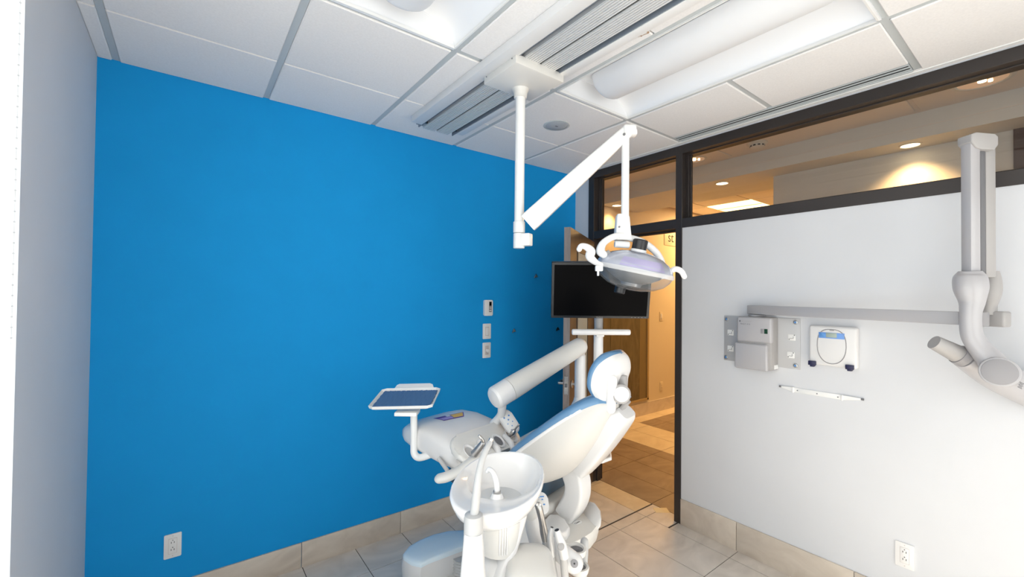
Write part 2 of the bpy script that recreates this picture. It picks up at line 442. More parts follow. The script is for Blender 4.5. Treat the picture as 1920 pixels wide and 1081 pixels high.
# ---- ceiling: lay-in tiles with a scored middle, recessed grid
b = nb(); box(b, (WX - .15, SY - .12, 2.80), (EXW + .12, NY + .12, 2.9))
box(b, (WX - .15, SY, 2.6735), (WX + .02, NY, 2.80))
box(b, (WX, NY - .035, 2.6728), (EXW, NY, 2.80)); struct('ceiling', b, M['tee'])
gx = [WX, -0.285, 0.33, 0.93, 1.525, 2.13, EXW]
gy = [SY, -2.0, -0.78, 0.44, 1.655, NY]
b = nb()
for x in gx[1:-1]: box(b, (x - .013, SY, CZ + .006), (x + .013, NY, CZ + .03))
for y in gy[1:-1]: box(b, (WX, y - .013, CZ + .0065), (EXW, y + .013, CZ + .0305))
box(b, (2.14, 1.040 - .013, CZ + .0066), (2.62, 1.040 + .013, CZ + .03))
struct('ceiling_grid', b, M['tee'])
b = nb()
for i in range(len(gx) - 1):
    for j in range(len(gy) - 1):
        x0, x1, y0, y1 = gx[i] + .014, gx[i + 1] - .014, gy[j] + .014, gy[j + 1] - .014
        if i == 0: x0 = WX
        if i == len(gx) - 2: x1 = 2.615 if j == 3 else 2.72
        if j == len(gy) - 2: y1 = NY
        if (i, j) in ((2, 3), (4, 3)): continue
        if y1 - y0 < .03: continue
        mid = gy[j] + .60 if j < len(gy) - 2 else 2.243
        gap = .013 if (i == 5 and j == 3) else .003
        for a, c in ((y0, mid - gap), (mid + gap, y1)):
            if c - a > .02: box(b, (x0, a, CZ), (x1, c, CZ + .02), 0.004, 1)
box(b, (2.722, SY, CZ + .004), (EXW, NY, CZ + .02))
struct('ceiling_tiles', b, M['tile_ceil'])
b = nb()                                        # edge angle along the dark frame
box(b, (2.735, SY, CZ - .001), (2.742, NY, CZ + .01)); struct('trim_1', b, M['enamel'])


# linear slot diffuser above the glazed wall
sl = thing('slot_diffuser', 'long black and grey linear air slot in the ceiling beside the dark window frame', 'air vent', (2.67, 1.08, CZ))
b = nb(); box(b, (2.622, .455, CZ + .003), (2.715, 1.642, CZ + .018))
for x in (2.622, 2.652, 2.683, 2.709): box(b, (x, .455, CZ - .002), (x + .008, 1.642, CZ + .005), .001, 1)
obj('slot_frame', b, M['tee'], sl)
b = nb(); box(b, (2.632, .46, CZ + .0015), (2.648, 1.64, CZ + .004)); box(b, (2.662, .46, CZ + .0015), (2.680, 1.64, CZ + .004)); obj('slot_opening', b, M['slot'], sl)

# recessed troffer lights (unlit)
def troffer(x0, x1, y0, y1, label):
    t = thing('ceiling_light', label, 'ceiling light', ((x0 + x1) / 2, (y0 + y1) / 2, CZ), 'recessed ceiling troffers with a round centre basket')
    xc = (x0 + x1) / 2; hw = (x1 - x0) / 2 - .014; d = 0.115
    y0 += .014; y1 -= .014
    b = nb()
    for s in (-1, 1):
        prof = []
        for k in range(13):
            a = PI / 2 * k / 12
            prof.append((xc + s * (hw - (hw - .05) * (1 - math.cos(a))), CZ + d * math.sin(a)))
        vs = [[b.verts.new((x, y, z)) for x, z in prof] for y in (y0, y1)]
        for k in range(12): b.faces.new((vs[0][k], vs[0][k + 1], vs[1][k + 1], vs[1][k]))
    box(b, (xc - .07, y0, CZ + d - .004), (xc + .07, y1, CZ + d + .01))
    obj('reflector', b, M['reflector'], t, 60)
    for y in (y0, y1):
        b = nb(); s = 1 if y == y1 else -1
        box(b, (xc - hw, y, CZ), (xc + hw, y + s * .01, CZ + d + .01))
        obj('end_panel', b, M['reflector'], t)
    b = nb()                                    # basket: half tube with rounded ends
    rings = []; L0, L1 = y0 + .055, y1 - .055; W = .128; H = .095
    stn = [(L0 + .05 * (1 - math.cos(a)) , math.sin(a)) for a in [PI / 2 * q / 6 for q in range(1, 7)]]
    stn += [(L1 - .05 * (1 - math.cos(a)), math.sin(a)) for a in [PI / 2 * q / 6 for q in range(6, 0, -1)]]
    for y, s in stn:
        s = max(s, .12) ** .6
        rings.append([V((xc + W * s * math.cos(a), y, CZ + d - .01 - (H * s) * math.sin(a))) for a in [PI * q / 20 for q in range(21)]])
    loft(b, rings, True, True)
    obj('basket', b, M['diffuser'], t, 40)
    b = nb()
    for (xa, xb, ya, yb) in ((xc - hw, xc + hw, y0 - .003, y0 + .004), (xc - hw, xc + hw, y1 - .004, y1 + .003),
                             (xc - hw - .003, xc - hw + .004, y0, y1), (xc + hw - .004, xc + hw + .003, y0, y1)):
        box(b, (xa, ya, CZ - .001), (xb, yb, CZ + .012))
    obj('rim', b, M['enamel'], t)
troffer(.33, .93, .44, 1.655, 'recessed white troffer light, cut off by the top edge, left of the lamp track')
troffer(1.525, 2.13, .44, 1.655, 'long recessed white troffer light right of the lamp track, its rounded basket fully shown')

# ceiling speaker
sp = thing('ceiling_speaker', 'round grey speaker in the ceiling tile behind the white lamp pole', 'speaker', (1.845, 1.98, CZ))
b = nb(); lathe(b, (1.845, 1.98, CZ), (0, 0, -1), [(.083, 0), (.083, .003), (.079, .005), (.070, .004)], 48, cap1=False); obj('speaker_rim', b, M['tee'], sp)
b = nb(); lathe(b, (1.845, 1.98, CZ), (0, 0, -1), [(.070, .002), (.066, .0045), (.02, .006), (.001, .006)], 48); g = obj('speaker_grille', b, M['speaker'], sp)
b = nb(); box(b, (1.835, 1.975, CZ - .0068), (1.855, 1.985, CZ - .0055)); obj('badge', b, M['rubber'], g)

# water stain on the tile right of the track
b = nb(); pts = []
q0 = on(1192, 66, Z=CZ - .0006); q1 = on(1222, 60, Z=CZ - .0006)
for k in range(18):
    a = 2 * PI * k / 18; r = 1 + random.uniform(-.35, .35)
    pts.append((q0 + q1) / 2 + V((.012 * math.cos(a) * r, .030 * math.sin(a) * r, 0)))
inner = [((q0 + q1) / 2) + (p - (q0 + q1) / 2) * .6 for p in pts]
loft(b, [pts, inner], False, False)
tagp(obj('ceiling_stain', b, M['stain'], origin=(q0 + q1) / 2), kind='structure')

# ---- lamp track
trk = thing('lamp_track', 'ribbed aluminium ceiling track with a black centre slot running away from the camera', 'lamp track', (1.25, 1.0, 2.665))
b = nb()
for xa, xb in ((1.060, 1.128), (1.372, 1.420)): box(b, (xa, SY + .02, 2.625), (xb, 2.42, 2.6648), .003)
box(b, (1.128, 2.42 - .006, 2.640), (1.372, 2.42, 2.6648))
obj('cover_board', b, M['board'], trk)
b = nb(); box(b, (1.129, SY + .02, 2.655), (1.371, 2.50, 2.6648))
for xa in (1.129, 1.366): box(b, (xa, SY + .02, 2.628), (xa + .005, 2.47, 2.656))
obj('channel', b, mat('blue_grey_channel', (.20, .23, .27), .5), trk)
for xa in (1.163, 1.260):
    b = nb()
    box(b, (xa, SY + .02, 2.634), (xa + .083, 2.478, 2.654), .001, 1)
    for k in range(7): box(b, (xa + .002 + k * .012, SY + .02, 2.629), (xa + .009 + k * .012, 2.478, 2.635), .0015, 1)
    obj('rail', b, M['alu'], trk)
b = nb(); box(b, (1.246, SY + .02, 2.640), (1.260, 2.474, 2.650)); obj('centre_slot', b, M['slot'], trk)
for x in (1.149, 1.352):
    b = nb(); cyl(b, (x, 2.40, 2.655), (x, 2.40, 2.634), .009, 12, .002); obj('end_stop', b, M['black'], trk)

# ================================================================== GLAZED FRAME
b = nb()
FX0, FX1 = EXW - .006, EXW + .126
def fr(y0, y1, z0, z1, x0=FX0, x1=FX1, bv=.002): box(b, (x0, y0, z0), (x1, y1, z1), bv, 1)
fr(SY, 2.558, 2.600, 2.661)                     # head
fr(SY, 2.558, 2.074, 2.140)                     # transom bar
fr(2.493, 2.557, 0, 2.660, FX0 - .0015, FX1 + .0015)   # hinge jamb
fr(1.672, 1.722, 0, 2.660, FX0 - .0015, FX1 + .0015)   # mullion / latch jamb
for q, (ya, yb) in enumerate(((1.722, 2.493), (SY, 1.672))):  # glazing beads stepping in
    fr(ya, yb, 2.594, 2.601, EXW + .045, EXW + .085); fr(ya, yb, 2.139, 2.152, EXW + .045, EXW + .085)
    fr(yb - .022, yb + .001, 2.138, 2.602, EXW + .044, EXW + .086)
    if ya > 0: fr(ya - .001, ya + .022, 2.138, 2.602, EXW + .044, EXW + .086)
    fr(yb - .034, yb - .021, 2.15, 2.596, EXW + .055, EXW + .075)
fr(1.721, 1.735, 0, 2.075, EXW + .05, EXW + .09); fr(2.48, 2.494, 0, 2.075, EXW + .05, EXW + .09); fr(1.722, 2.493, 2.06, 2.0745, EXW + .051, EXW + .089)
struct('window_frame', b, M['frame'])
w2 = nb(); box(w2, (EXW + .064, 1.722, 2.14), (EXW + .066, 2.493, 2.60)); struct('window_2', w2, M['int_glass'])
w3 = nb(); box(w3, (EXW + .064, SY, 2.14), (EXW + .066, 1.672, 2.60)); struct('window_3', w3, M['int_glass'])
b = nb(); box(b, (EXW + .045, 1.694, 0.98), (EXW + .048, 1.724, 1.06)); box(b, (EXW + .012, 1.7215, .93), (EXW + .04, 1.7235, 1.03)); struct('strike_plate', b, M['steel'])

# ================================================================== DOOR
H = V((2.776, 2.515, 0)); L = V((2.030, 2.062, 0)); du = (L - H).normalized(); dn = V((-du.y, du.x, 0))
if dn.dot(CAM - H) < 0: dn = -dn
DW = (L - H).length
door = tagp(bpy.data.objects.new('door_1', None), kind='structure'); COL.objects.link(door); door.location = H
b = nb()
def dpart(u0, u1, z0, z1, n0, n1, bm, bv=.0015):
    c = H + du * ((u0 + u1) / 2) + dn * ((n0 + n1) / 2) + ZUP * ((z0 + z1) / 2)
    obox(bm, c, du, dn, ZUP, V(((u1 - u0) / 2, (n1 - n0) / 2, (z1 - z0) / 2)), bv, 1)
dpart(0, DW - .002, .012, 2.048, -.022, .022, b)
obj('door_leaf', b, M['wood'], door)
b = nb(); dpart(DW - .002, DW, .012, 2.048, -.022, .022, b, 0); obj('door_edge', b, M['door_edge'], door, label='grey brown latch edge of the door')
b = nb(); dpart(.30, .65, .25, 1.90, -.0235, .0235, b); obj('door_glass', b, mat('grey_green_door_glass', (.34, .36, .33), .5, spec=.2), door)
b = nb()
for z0, z1, u0, u1 in ((.23, .25, .28, .67), (1.90, 1.92, .28, .67), (.23, 1.92, .28, .30), (.23, 1.92, .65, .67)): dpart(u0, u1, z0, z1, -.027, .027, b)
obj('door_bead', b, M['frame'], door)
hz = 0.985
b = nb(); dpart(DW - .0005, DW + .002, hz - .06, hz + .06, -.013, .013, b, 0); obj('latch_plate', b, M['chrome'], door)
b = nb(); dpart(DW + .001, DW + .008, hz - .012, hz + .012, -.007, .007, b); obj('latch_bolt', b, M['rubber'], door)
for s in (-1, 1):
    b = nb(); hp = H + du * (DW - .065) + ZUP * hz
    cyl(b, hp + dn * s * .022, hp + dn * s * .030, .028, 28, .003); cyl(b, hp + dn * s * .03, hp + dn * s * .068, .010, 16)
    sweep(b, [hp + dn * s * .066, hp + dn * s * .070 - du * .02, hp + dn * s * .066 - du * .11], [.010, .010, .009], 14, round0=True, round1=True)
    obj('door_handle', b, M['steel'], door)

# ================================================================== CORRIDOR
CC = 2.856; SB = 2.690
b = nb(); box(b, (EXW + .12, 3.49, 0), (8.6, 3.60, 3.0)); struct('wall_corridor_north', b, M['corr_wall'])
b = nb(); box(b, (8.5, SY - .12, 0), (8.6, 3.6, 3.0)); box(b, (EXW, SY - .12, 0), (8.6, SY, 3.0)); box(b, (4.36, SY, 0), (8.5, 1.3, 3.0)); box(b, (EXW + .12, NY, 0), (EXW + .125, 3.49, 3.0)); struct('wall_corridor_far', b, M['corr_wall'])
b = nb(); box(b, (4.24, .233, 0), (4.358, 1.655, SB)); struct('wall_corridor_east', b, M['corr_white'])
b = nb(); box(b, (4.225, SY, 0), (4.358, .232, SB)); struct('wall_corridor_wood', b, M['dark_wood'])
b = nb()
for x0, x1 in ((EXW + .12, 3.97), (4.72, 8.5)): box(b, (x0, SY, CC + .01), (x1, 3.49, CC + .1))
box(b, (EXW, SY, CC + .1), (8.6, 3.6, 3.1)); struct('ceiling_corridor', b, M['corr_ceil'])
b = nb()
for y0, y1 in ((SY, -.58), (-.56, .62), (.645, 1.84), (1.865, 3.49)): box(b, (EXW + .125, y0, CC), (3.90, y1, CC + .012), .003, 1)
for y0, y1 in ((1.32, 1.92), (1.94, 2.53), (3.14, 3.48)):
    for x0, x1 in ((4.75, 5.82), (5.84, 6.45), (6.47, 8.4)): box(b, (x0, y0, CC), (x1, y1, CC + .012), .003, 1)
for x0, x1 in ((4.75, 5.81), (6.46, 8.4)): box(b, (x0, 2.55, CC), (x1, 3.12, CC + .012), .003, 1)
struct('ceiling_corridor_tiles', b, M['corr_ceil'])
b = nb(); box(b, (3.97, SY, SB), (4.72, 3.49, CC + .1)); struct('ceiling_bulkhead', b, M['corr_white'])
b = nb(); box(b, (3.967, SY, SB + .075), (3.971, 3.49, SB + .079)); struct('trim_2', b, M['corr_ceil'])
b = nb(); box(b, (EXW + .125, 3.478, 0), (8.5, 3.49, .165)); struct('baseboard_corridor', b, M['base_tile'])
# film covered interior window
iw = tagp(bpy.data.objects.new('window_4', None), kind='structure'); COL.objects.link(iw); iw.location = (4.2, 3.48, 1.2)
b = nb()
for x0, x1, z0, z1 in ((3.10, 4.96, .20, .225), (3.10, 4.96, 2.10, 2.14), (4.935, 4.965, .2, 2.14), (3.10, 3.13, .2, 2.14)): box(b, (x0, 3.468, z0), (x1, 3.492, z1))
obj('window_edge', b, M['film2'], iw)
b = nb(); box(b, (4.78, 3.482, .225), (4.935, 3.489, 2.1)); obj('window_border', b, mat('olive_glass', (.20, .15, .07), .15), iw)
b = nb(); box(b, (3.13, 3.481, .225), (4.183, 3.489, 2.1)); box(b, (4.19, 3.481, .225), (4.78, 3.4885, 2.1)); obj('window_film', b, M['film'], iw)

def downlight(loc, r, label, power, big=False, group='round lights in the corridor ceiling'):
    t = thing('downlight', label, 'ceiling light', loc, group)
    x, y, z = loc
    b = nb(); lathe(b, (x, y, z), (0, 0, -1), [(r * 1.25, 0), (r * 1.25, .003), (r * 1.05, .006), (r, .003), (r * .96, 0.001)], 32, cap1=False); obj('light_rim', b, M['corr_white'], t)
    b = nb()
    if big:
        lathe(b, (x, y, z), (0, 0, -1), [(r, .002), (r * .8, .003), (r * .6, .0025), (.001, .004)], 16); obj('light_reflector', b, M['amber_glass'], t, 10)
        b = nb(); cyl(b, (x - .012, y, z - .004), (x - .012, y, z - .012), .018, 16); cyl(b, (x + .02, y - .03, z - .004), (x + .02, y - .03, z - .010), .010, 12); obj('bulb', b, M['glow'], t)
    else:
        lathe(b, (x, y, z), (0, 0, -1), [(r, .002), (.001, .0035)], 28); obj('light_lens', b, M['glow'], t)
    s = lamp('downlight_beam', 'SPOT', (x, y, z - .03), power, WARM, (0, 0, 0), spot_size=2.1, spot_blend=.7, shadow_soft_size=.05)
    s.parent = t; s.location = (0, 0, -.03)
    return t
downlight((4.105, .705, SB), .052, 'small bright downlight in the bulkhead above the warm glow, nearest the grey x-ray arm', 45)
downlight((4.11, 2.06, SB), .052, 'small bright downlight at the left of the large upper glass, above the yellow panel', 52)
downlight((4.15, 3.37, SB), .052, 'small bright downlight seen through the narrow glass over the doorway', 40)
downlight((3.64, .315, CC), .105, 'large round amber reflector light cut by the dark frame at the upper right', 24, True)
downlight((3.71, 2.115, CC), .085, 'round reflector light partly hidden by the dark mullion between the two upper panes', 28, True)
sm = thing('smoke_detector', 'round white smoke detector on the corridor ceiling seen through the large upper glass', 'smoke detector', (3.71, 1.57, CC))
b = nb(); lathe(b, (3.71, 1.57, CC), (0, 0, -1), [(.075, 0), (.075, .008), (.055, .015), (.052, .035), (.035, .045), (.001, .046)], 32); obj('housing', b, M['corr_white'], sm)
b = nb()
for k in range(10):
    a = 2 * PI * k / 10; c = V((3.71 + .0525 * math.cos(a), 1.57 + .0525 * math.sin(a), CC - .026))
    obox(b, c, V((math.cos(a), math.sin(a), 0)), V((-math.sin(a), math.cos(a), 0)), ZUP, V((.002, .009, .005)))
obj('vent_slot', b, M['black'], sm)
pl = thing('panel_light', 'square glowing yellow panel light in the far corridor ceiling', 'ceiling light', (6.14, 2.835, CC))
b = nb(); box(b, (5.835, 2.54, CC), (6.445, 3.13, CC + .008)); obj('panel', b, M['glow_panel'], pl)
b = nb(); box(b, (6.13, 2.54, CC - .004), (6.15, 3.13, CC + .001)); obj('panel_rib', b, M['yellow'], pl)
al = lamp('panel_light_beam', 'AREA', (0, 0, -.02), 110, WARM, (0, 0, 0), shape='SQUARE', size=.58); al.parent = pl

# wayfinding letters on the corridor wall
sg = thing('wall_sign', 'small pale sign with dark letters at the top of the doorway, cut by the frame', 'sign', (5.47, 3.488, 2.44))
b = nb(); box(b, (5.33, 3.484, 2.31), (5.85, 3.489, 2.56), .002); obj('sign_plate', b, mat('cream_sign', (.74, .66, .52), .5), sg)
text('sign_letters', 'st', .20, (5.415, 3.4825, 2.365), V((1, 0, 0)), ZUP, M['ink'], sg, .0008)

# ================================================================== WALL PLATES
def wall_plate(name, c, ux, nrm, w, h, label, cat, kind, m=None):
    c = V(c); t = thing(name, label, cat, c)
    b = nb(); plate(b, c, ux, ZUP, nrm, w, h, .006, .004, .002); obj('cover_plate', b, m or M['switch'], t)
    f = c + nrm * .006
    if kind == 'outlet':
        b = nb(); plate(b, f, ux, ZUP, nrm, w * .46, h * .62, .002, .003, .0006); fc = obj('receptacle', b, m or M['switch'], t)
        for s in (-1, 1):
            b = nb(); cc = f + ZUP * (s * h * .30) + nrm * .0021
            for dx in (-1, 1): obox(b, cc + ux * (dx * w * .17) + ZUP * .0, ux, ZUP, nrm, V((.0012, .0042, .0003)))
            cyl(b, cc + ZUP * .011 - nrm * .0002, cc + ZUP * .011 + nrm * .0003, .0022, 10)
            obj('socket_holes', b, M['dark'], fc)
        b = nb(); loft(b, [[f + ux * x + ZUP * y + nrm * .0004 for x, y in rrect(w * .50, h * .65, .003)], [f + ux * x + ZUP * y + nrm * .0004 for x, y in rrect(w * .46, h * .62, .003)]], False, False)
        obj('outline', b, M['pinkish'], t)
    elif kind == 'rocker':
        b = nb(); plate(b, f, ux, ZUP, nrm, w * .46, h * .6, .001, .002, .0004); obj('switch_frame', b, M['pinkish'], t)
        b = nb(); plate(b, f + nrm * .001, ux, ZUP, nrm, w * .30, h * .5, .005, .002, .0015); obj('rocker', b, M['switch'], t)
    elif kind == 'dimmer':
        b = nb(); plate(b, f, ux, ZUP, nrm, w * .46, h * .6, .0012, .002, .0004); obj('dimmer_frame', b, M['pinkish'], t)
        b = nb(); cyl(b, f - ZUP * h * .06 + ux * .003, f - ZUP * h * .06 + ux * .003 + nrm * .016, .0145, 28, .002); k = obj('knob', b, M['switch'], t)
        b = nb(); loft(b, [[f - ZUP * h * .06 + ux * .003 + nrm * .0016 + (ux * math.cos(a) + ZUP * math.sin(a)) * r for a in [2 * PI * q / 24 for q in range(24)]] for r in (.019, .016)], False, False)
        obj('knob_ring', b, M['pinkish'], k)
    for s in (-1, 1):
        b = nb(); cyl(b, f + ZUP * s * h * .83 - nrm * .0005, f + ZUP * s * h * .83 + nrm * .0006, .0025, 12)
        obj('plate_screw', b, M['pinkish'], t)
    return t
wall_plate('power_outlet', (-.037, NY, .326), X1, -Y1, .0345, .0585, 'white power outlet low on the blue wall', 'outlet', 'outlet')
wall_plate('power_outlet', (EXW, .500, .354), Y1, -X1, .0345, .0585, 'white power outlet low on the white wall at the lower right', 'outlet', 'outlet')
wall_plate('light_switch', (1.826, NY, 1.308), X1, -Y1, .036, .058, 'white rocker light switch on the blue wall, middle of the three wall plates', 'light switch', 'rocker')
wall_plate('dimmer_switch', (1.826, NY, 1.164), X1, -Y1, .036, .058, 'white plate with a round dimmer knob, lowest of the three on the blue wall', 'dimmer', 'dimmer')
wall_plate('light_switch', (5.268, 3.49, 1.31), X1, -Y1, .036, .062, 'cream light switch on the warm corridor wall, seen through the doorway', 'light switch', 'rocker', M['corr_wall'])
wall_plate('power_outlet', (5.285, 3.49, .333), X1, -Y1, .036, .062, 'cream outlet low on the warm corridor wall, seen through the doorway', 'outlet', 'outlet', M['corr_wall'])
th = thing('thermostat', 'white thermostat with a dark display, topmost of the three plates on the blue wall', 'thermostat', (1.830, NY, 1.487))
b = nb(); plate(b, (1.830, NY, 1.487), X1, ZUP, -Y1, .037, .060, .022, .008, .004); obj('body', b, M['switch'], th)
b = nb(); box(b, (1.832, NY - .0225, 1.455), (1.856, NY - .0215, 1.535)); obj('display_strip', b, M['rubber'], th)
b = nb(); box(b, (1.835, NY - .0235, 1.505), (1.853, NY - .0222, 1.531)); obj('display', b, M['screen'], th)
for z in (1.492, 1.480, 1.466):
    b = nb(); box(b, (1.835, NY - .0240, z - .004), (1.853, NY - .0222, z + .004), .0008); obj('button', b, M['pinkish'] if z > 1.47 else M['switch'], th)
for (x, z, m, lab) in ((2.305, 1.743, 'steel', 'small steel wall anchor on the blue wall, highest one, left of the monitor'),
                       (2.081, 1.299, 'steel', 'small grey wall anchor on the blue wall between the light switch and the white arm'),
                       (2.56, 1.293, 'black', 'small black wall clip on the blue wall just below the monitor')):
    b = nb(); c = V((x, NY, z))
    cyl(b, c, c - Y1 * .010, .009, 12, .001); obox(b, c - Y1 * .012 + V((.006, 0, .006)), V((.8, 0, .6)), Y1, V((-.6, 0, .8)), V((.004, .006, .014)), .001, 1)
    obox(b, c - Y1 * .012 + V((-.009, 0, -.004)), V((.8, 0, -.6)), Y1, V((.6, 0, .8)), V((.003, .005, .011)), .001, 1)
    tagp(obj('wall_anchor', b, M[m], origin=c), lab, 'wall anchor')
b = nb(); c = on(1240, 956, Z=0); plate(b, c, V((.8, -.6, 0)), V((.6, .8, 0)), ZUP, .052, .036, .0006, .003, .0001)
tagp(obj('paper_scrap', b, M['paper'], origin=c), 'small cream scrap of paper on the floor in front of the door frame', 'paper')

# ================================================================== X-RAY UNIT ON THE EAST WALL
W3 = EXW
def wallpt(px, py, off=0.0): return on(px, py, X=W3 - off)
xr = thing('xray_unit', 'grey wall mounted dental x-ray unit with folded arm and tube head on the white wall', 'x-ray machine', (W3, 1.15, 1.32))
b = nb(); box(b, (W3 - .006, .940, 1.182), (W3, 1.372, 1.470), .002); obj('mounting_plate', b, mat('satin_grey_plate', (.50, .50, .51), .4, metal=.2), xr)
for (px, py) in ((1363, 598), (1362, 669), (1492, 604), (1492, 685)):
    c = wallpt(px, py, .006); b = nb(); cyl(b, c, c - X1 * .006, .012, 20, .002); s_ = obj('plate_bolt', b, M['steel'], xr)
    b = nb(); cyl(b, c - X1 * .006, c - X1 * .008, .006, 6); obj('bolt_socket', b, M['icon_blue'], s_)
for (px, py) in ((1370, 623), (1370, 653), (1485, 632), (1483, 665)):
    c = wallpt(px, py, .006); b = nb(); plate(b, c, Y1, ZUP, -X1, .019, .018, .002, .003, .0006); s_ = obj('slot_tile', b, M['enamel'], xr)
    for q in ((.013, .013), (-.013, -.012)):
        b = nb(); cyl(b, c + Y1 * -q[0] + ZUP * q[1] - X1 * .002, c + Y1 * -q[0] + ZUP * q[1] - X1 * .004, .003, 12); obj('slot_screw', b, M['rubber'], s_)
    b = nb(); box(b, c + V((-.002, -.006, -.007)), c + V((-.003, .010, -.005))); box(b, c + V((-.002, -.008, -.007)), c + V((-.003, -.006, .006))); obj('slot_notch', b, M['rubber'], s_)
bx = W3 - .10
b = nb(); box(b, (bx + .004, 1.054, 1.165), (W3 - .004, 1.246, 1.472), .008); obj('generator_box', b, M['xray_side'], xr)
b = nb(); box(b, (bx - .004, 1.052, 1.322), (bx + .03, 1.248, 1.470), .012, 3); up = obj('upper_cover', b, M['xray'], xr)
b = nb(); box(b, (bx - .012, 1.072, 1.160), (bx + .045, 1.258, 1.314), .010, 3); obj('lower_cover', b, M['xray'], xr)
b = nb(); box(b, (bx - .0055, 1.092, 1.378), (bx - .003, 1.110, 1.406), .0006); obj('power_switch', b, M['xray_mid'], up)
b = nb(); box(b, (bx - .0055, 1.072, 1.378), (bx - .003, 1.090, 1.406), .0006); obj('indicator', b, M['green_led'], up)
text('maker_mark', 'BELMONT', .013, (bx - .0042, 1.220, 1.440), -Y1, ZUP, M['xray_side'], up, .0003)
b = nb(); box(b, (bx - .0050, 1.223, 1.440), (bx - .0040, 1.232, 1.450)); obj('maker_symbol', b, M['rubber'], up)
text('model_mark', 'PHOT-X II', .0125, (bx - .0042, 1.225, 1.424), -Y1, ZUP, M['rubber'], up, .0003)
b = nb(); box(b, (bx + .04, 1.052, 1.172), (bx + .088, 1.0545, 1.196)); obj('rating_label', b, M['enamel'], xr)
# pivot and long horizontal arm
pv = Q(1419, 591, 2.60)
b = nb(); cyl(b, V((pv.x, pv.y, 1.470)), V((pv.x, pv.y, 1.486)), .045, 32, .006); cyl(b, V((pv.x, pv.y, 1.483)), V((pv.x, pv.y, 1.503)), .030, 32, .003); obj('pivot', b, M['xray'], xr)
A0 = Q(1405, 580.5, 2.62); A1 = Q(1806, 595.5, 1.72)
dA = A1 - A0; dA.z = 0; LA = dA.length; dA.normalize(); nA = V((dA.y, -dA.x, 0))
zc = (A0.z + A1.z) / 2
b = nb(); obox(b, (V((A0.x, A0.y, zc)) + V((A1.x, A1.y, zc))) / 2, dA, nA, ZUP, V((LA / 2, .022, .0265)), .004, 2); obj('horizontal_arm', b, M['xray'], xr)
b = nb(); obox(b, V((A1.x, A1.y, zc)) + dA * .031, dA, nA, ZUP, V((.036, .0285, .0285)), .006, 2); hc = obj('arm_collar', b, M['xray_mid'], xr)
sc = Q(1821, 592, 1.655); b = nb(); cyl(b, sc, sc - VIEW * .012, .0045, 14, .001); obj('collar_screw', b, M['chrome'], hc)
b = nb()
c = Q(1856, 597, 1.74)
obox(b, c, dA, nA, ZUP, V((.052, .03, .031)), .008, 3); lathe(b, Q(1850, 583, 1.74), ZUP, [(.030, -.01), (.030, .035), (.026, .04)], 28)
obj('elbow_block', b, M['xray_side'], xr)
# twin upright scissor arms
def upright(px0, px1, ytop, ybot, t, name, m, depth=.05):
    p0 = Q(px0, ytop, t); p1 = Q(px1, ytop, t); z0 = Q((px0 + px1) / 2, ybot, t).z; z1 = (p0.z + p1.z) / 2
    cx = (p0 + p1) / 2; w = (p1 - p0).length / 2
    b = nb(); obox(b, V((cx.x, cx.y, (z0 + z1) / 2)) + VIEW * depth / 2, RIGHT, VIEW, ZUP, V((w, depth / 2, (z1 - z0) / 2)), .006, 2)
    return obj(name, b, m, xr)
upright(1820, 1839, 252, 520, 1.66, 'upright_arm', M['xray'], .040)
upright(1848, 1868, 262, 520, 1.68, 'upright_arm', M['xray_side'], .045)
upright(1838, 1849, 275, 512, 1.675, 'arm_slot', M['rubber'], .03)
b = nb()
t0 = 1.652; oc = [Q(x, y, t0) for x, y in ((1822, 251), (1832, 247), (1866, 250), (1873, 255), (1873, 271), (1866, 280), (1842, 279), (1832, 276), (1822, 264))]
prism(b, oc, VIEW * .055, .005); obj('arm_cap', b, M['xray_side'], xr)
b = nb()
sweep(b, [Q(1819, 508, 1.67), Q(1819, 520, 1.67), Q(1820, 540, 1.66), Q(1822, 565, 1.655), Q(1820, 585, 1.65), Q(1820, 612, 1.65), Q(1824, 632, 1.645), Q(1840, 655, 1.63), Q(1858, 675, 1.61), Q(1874, 697, 1.59)],
      [.036, .052, .054, .041, .034, .034, .035, .038, .044, .052], 28, 5, flat=.85, up=VIEW, round1=False)
yk = obj('yoke', b, M['xray'], xr)
b = nb(); sweep(b, [Q(1860, 508, 1.72), Q(1860, 528, 1.72), Q(1858, 550, 1.72), Q(1853, 578, 1.73), Q(1852, 590, 1.73)], [.022, .030, .032, .022, .022], 24, flat=.9, up=VIEW); obj('rear_shoulder', b, M['xray_side'], xr)
ec = Q(1874, 697, 1.56)
nE = (CAM - ec); nE.z = 0; nE = (nE.normalized() * .96 + V((0, 0, .12))).normalized()
b = nb(); cyl(b, ec - nE * .05, ec + nE * .006, .0535, 36, .006); obj('yoke_end', b, M['xray'], xr)
b = nb(); cyl(b, ec + nE * .004, ec + nE * .0085, .0465, 36, .002); obj('end_cap', b, M['xray_mid'], xr)
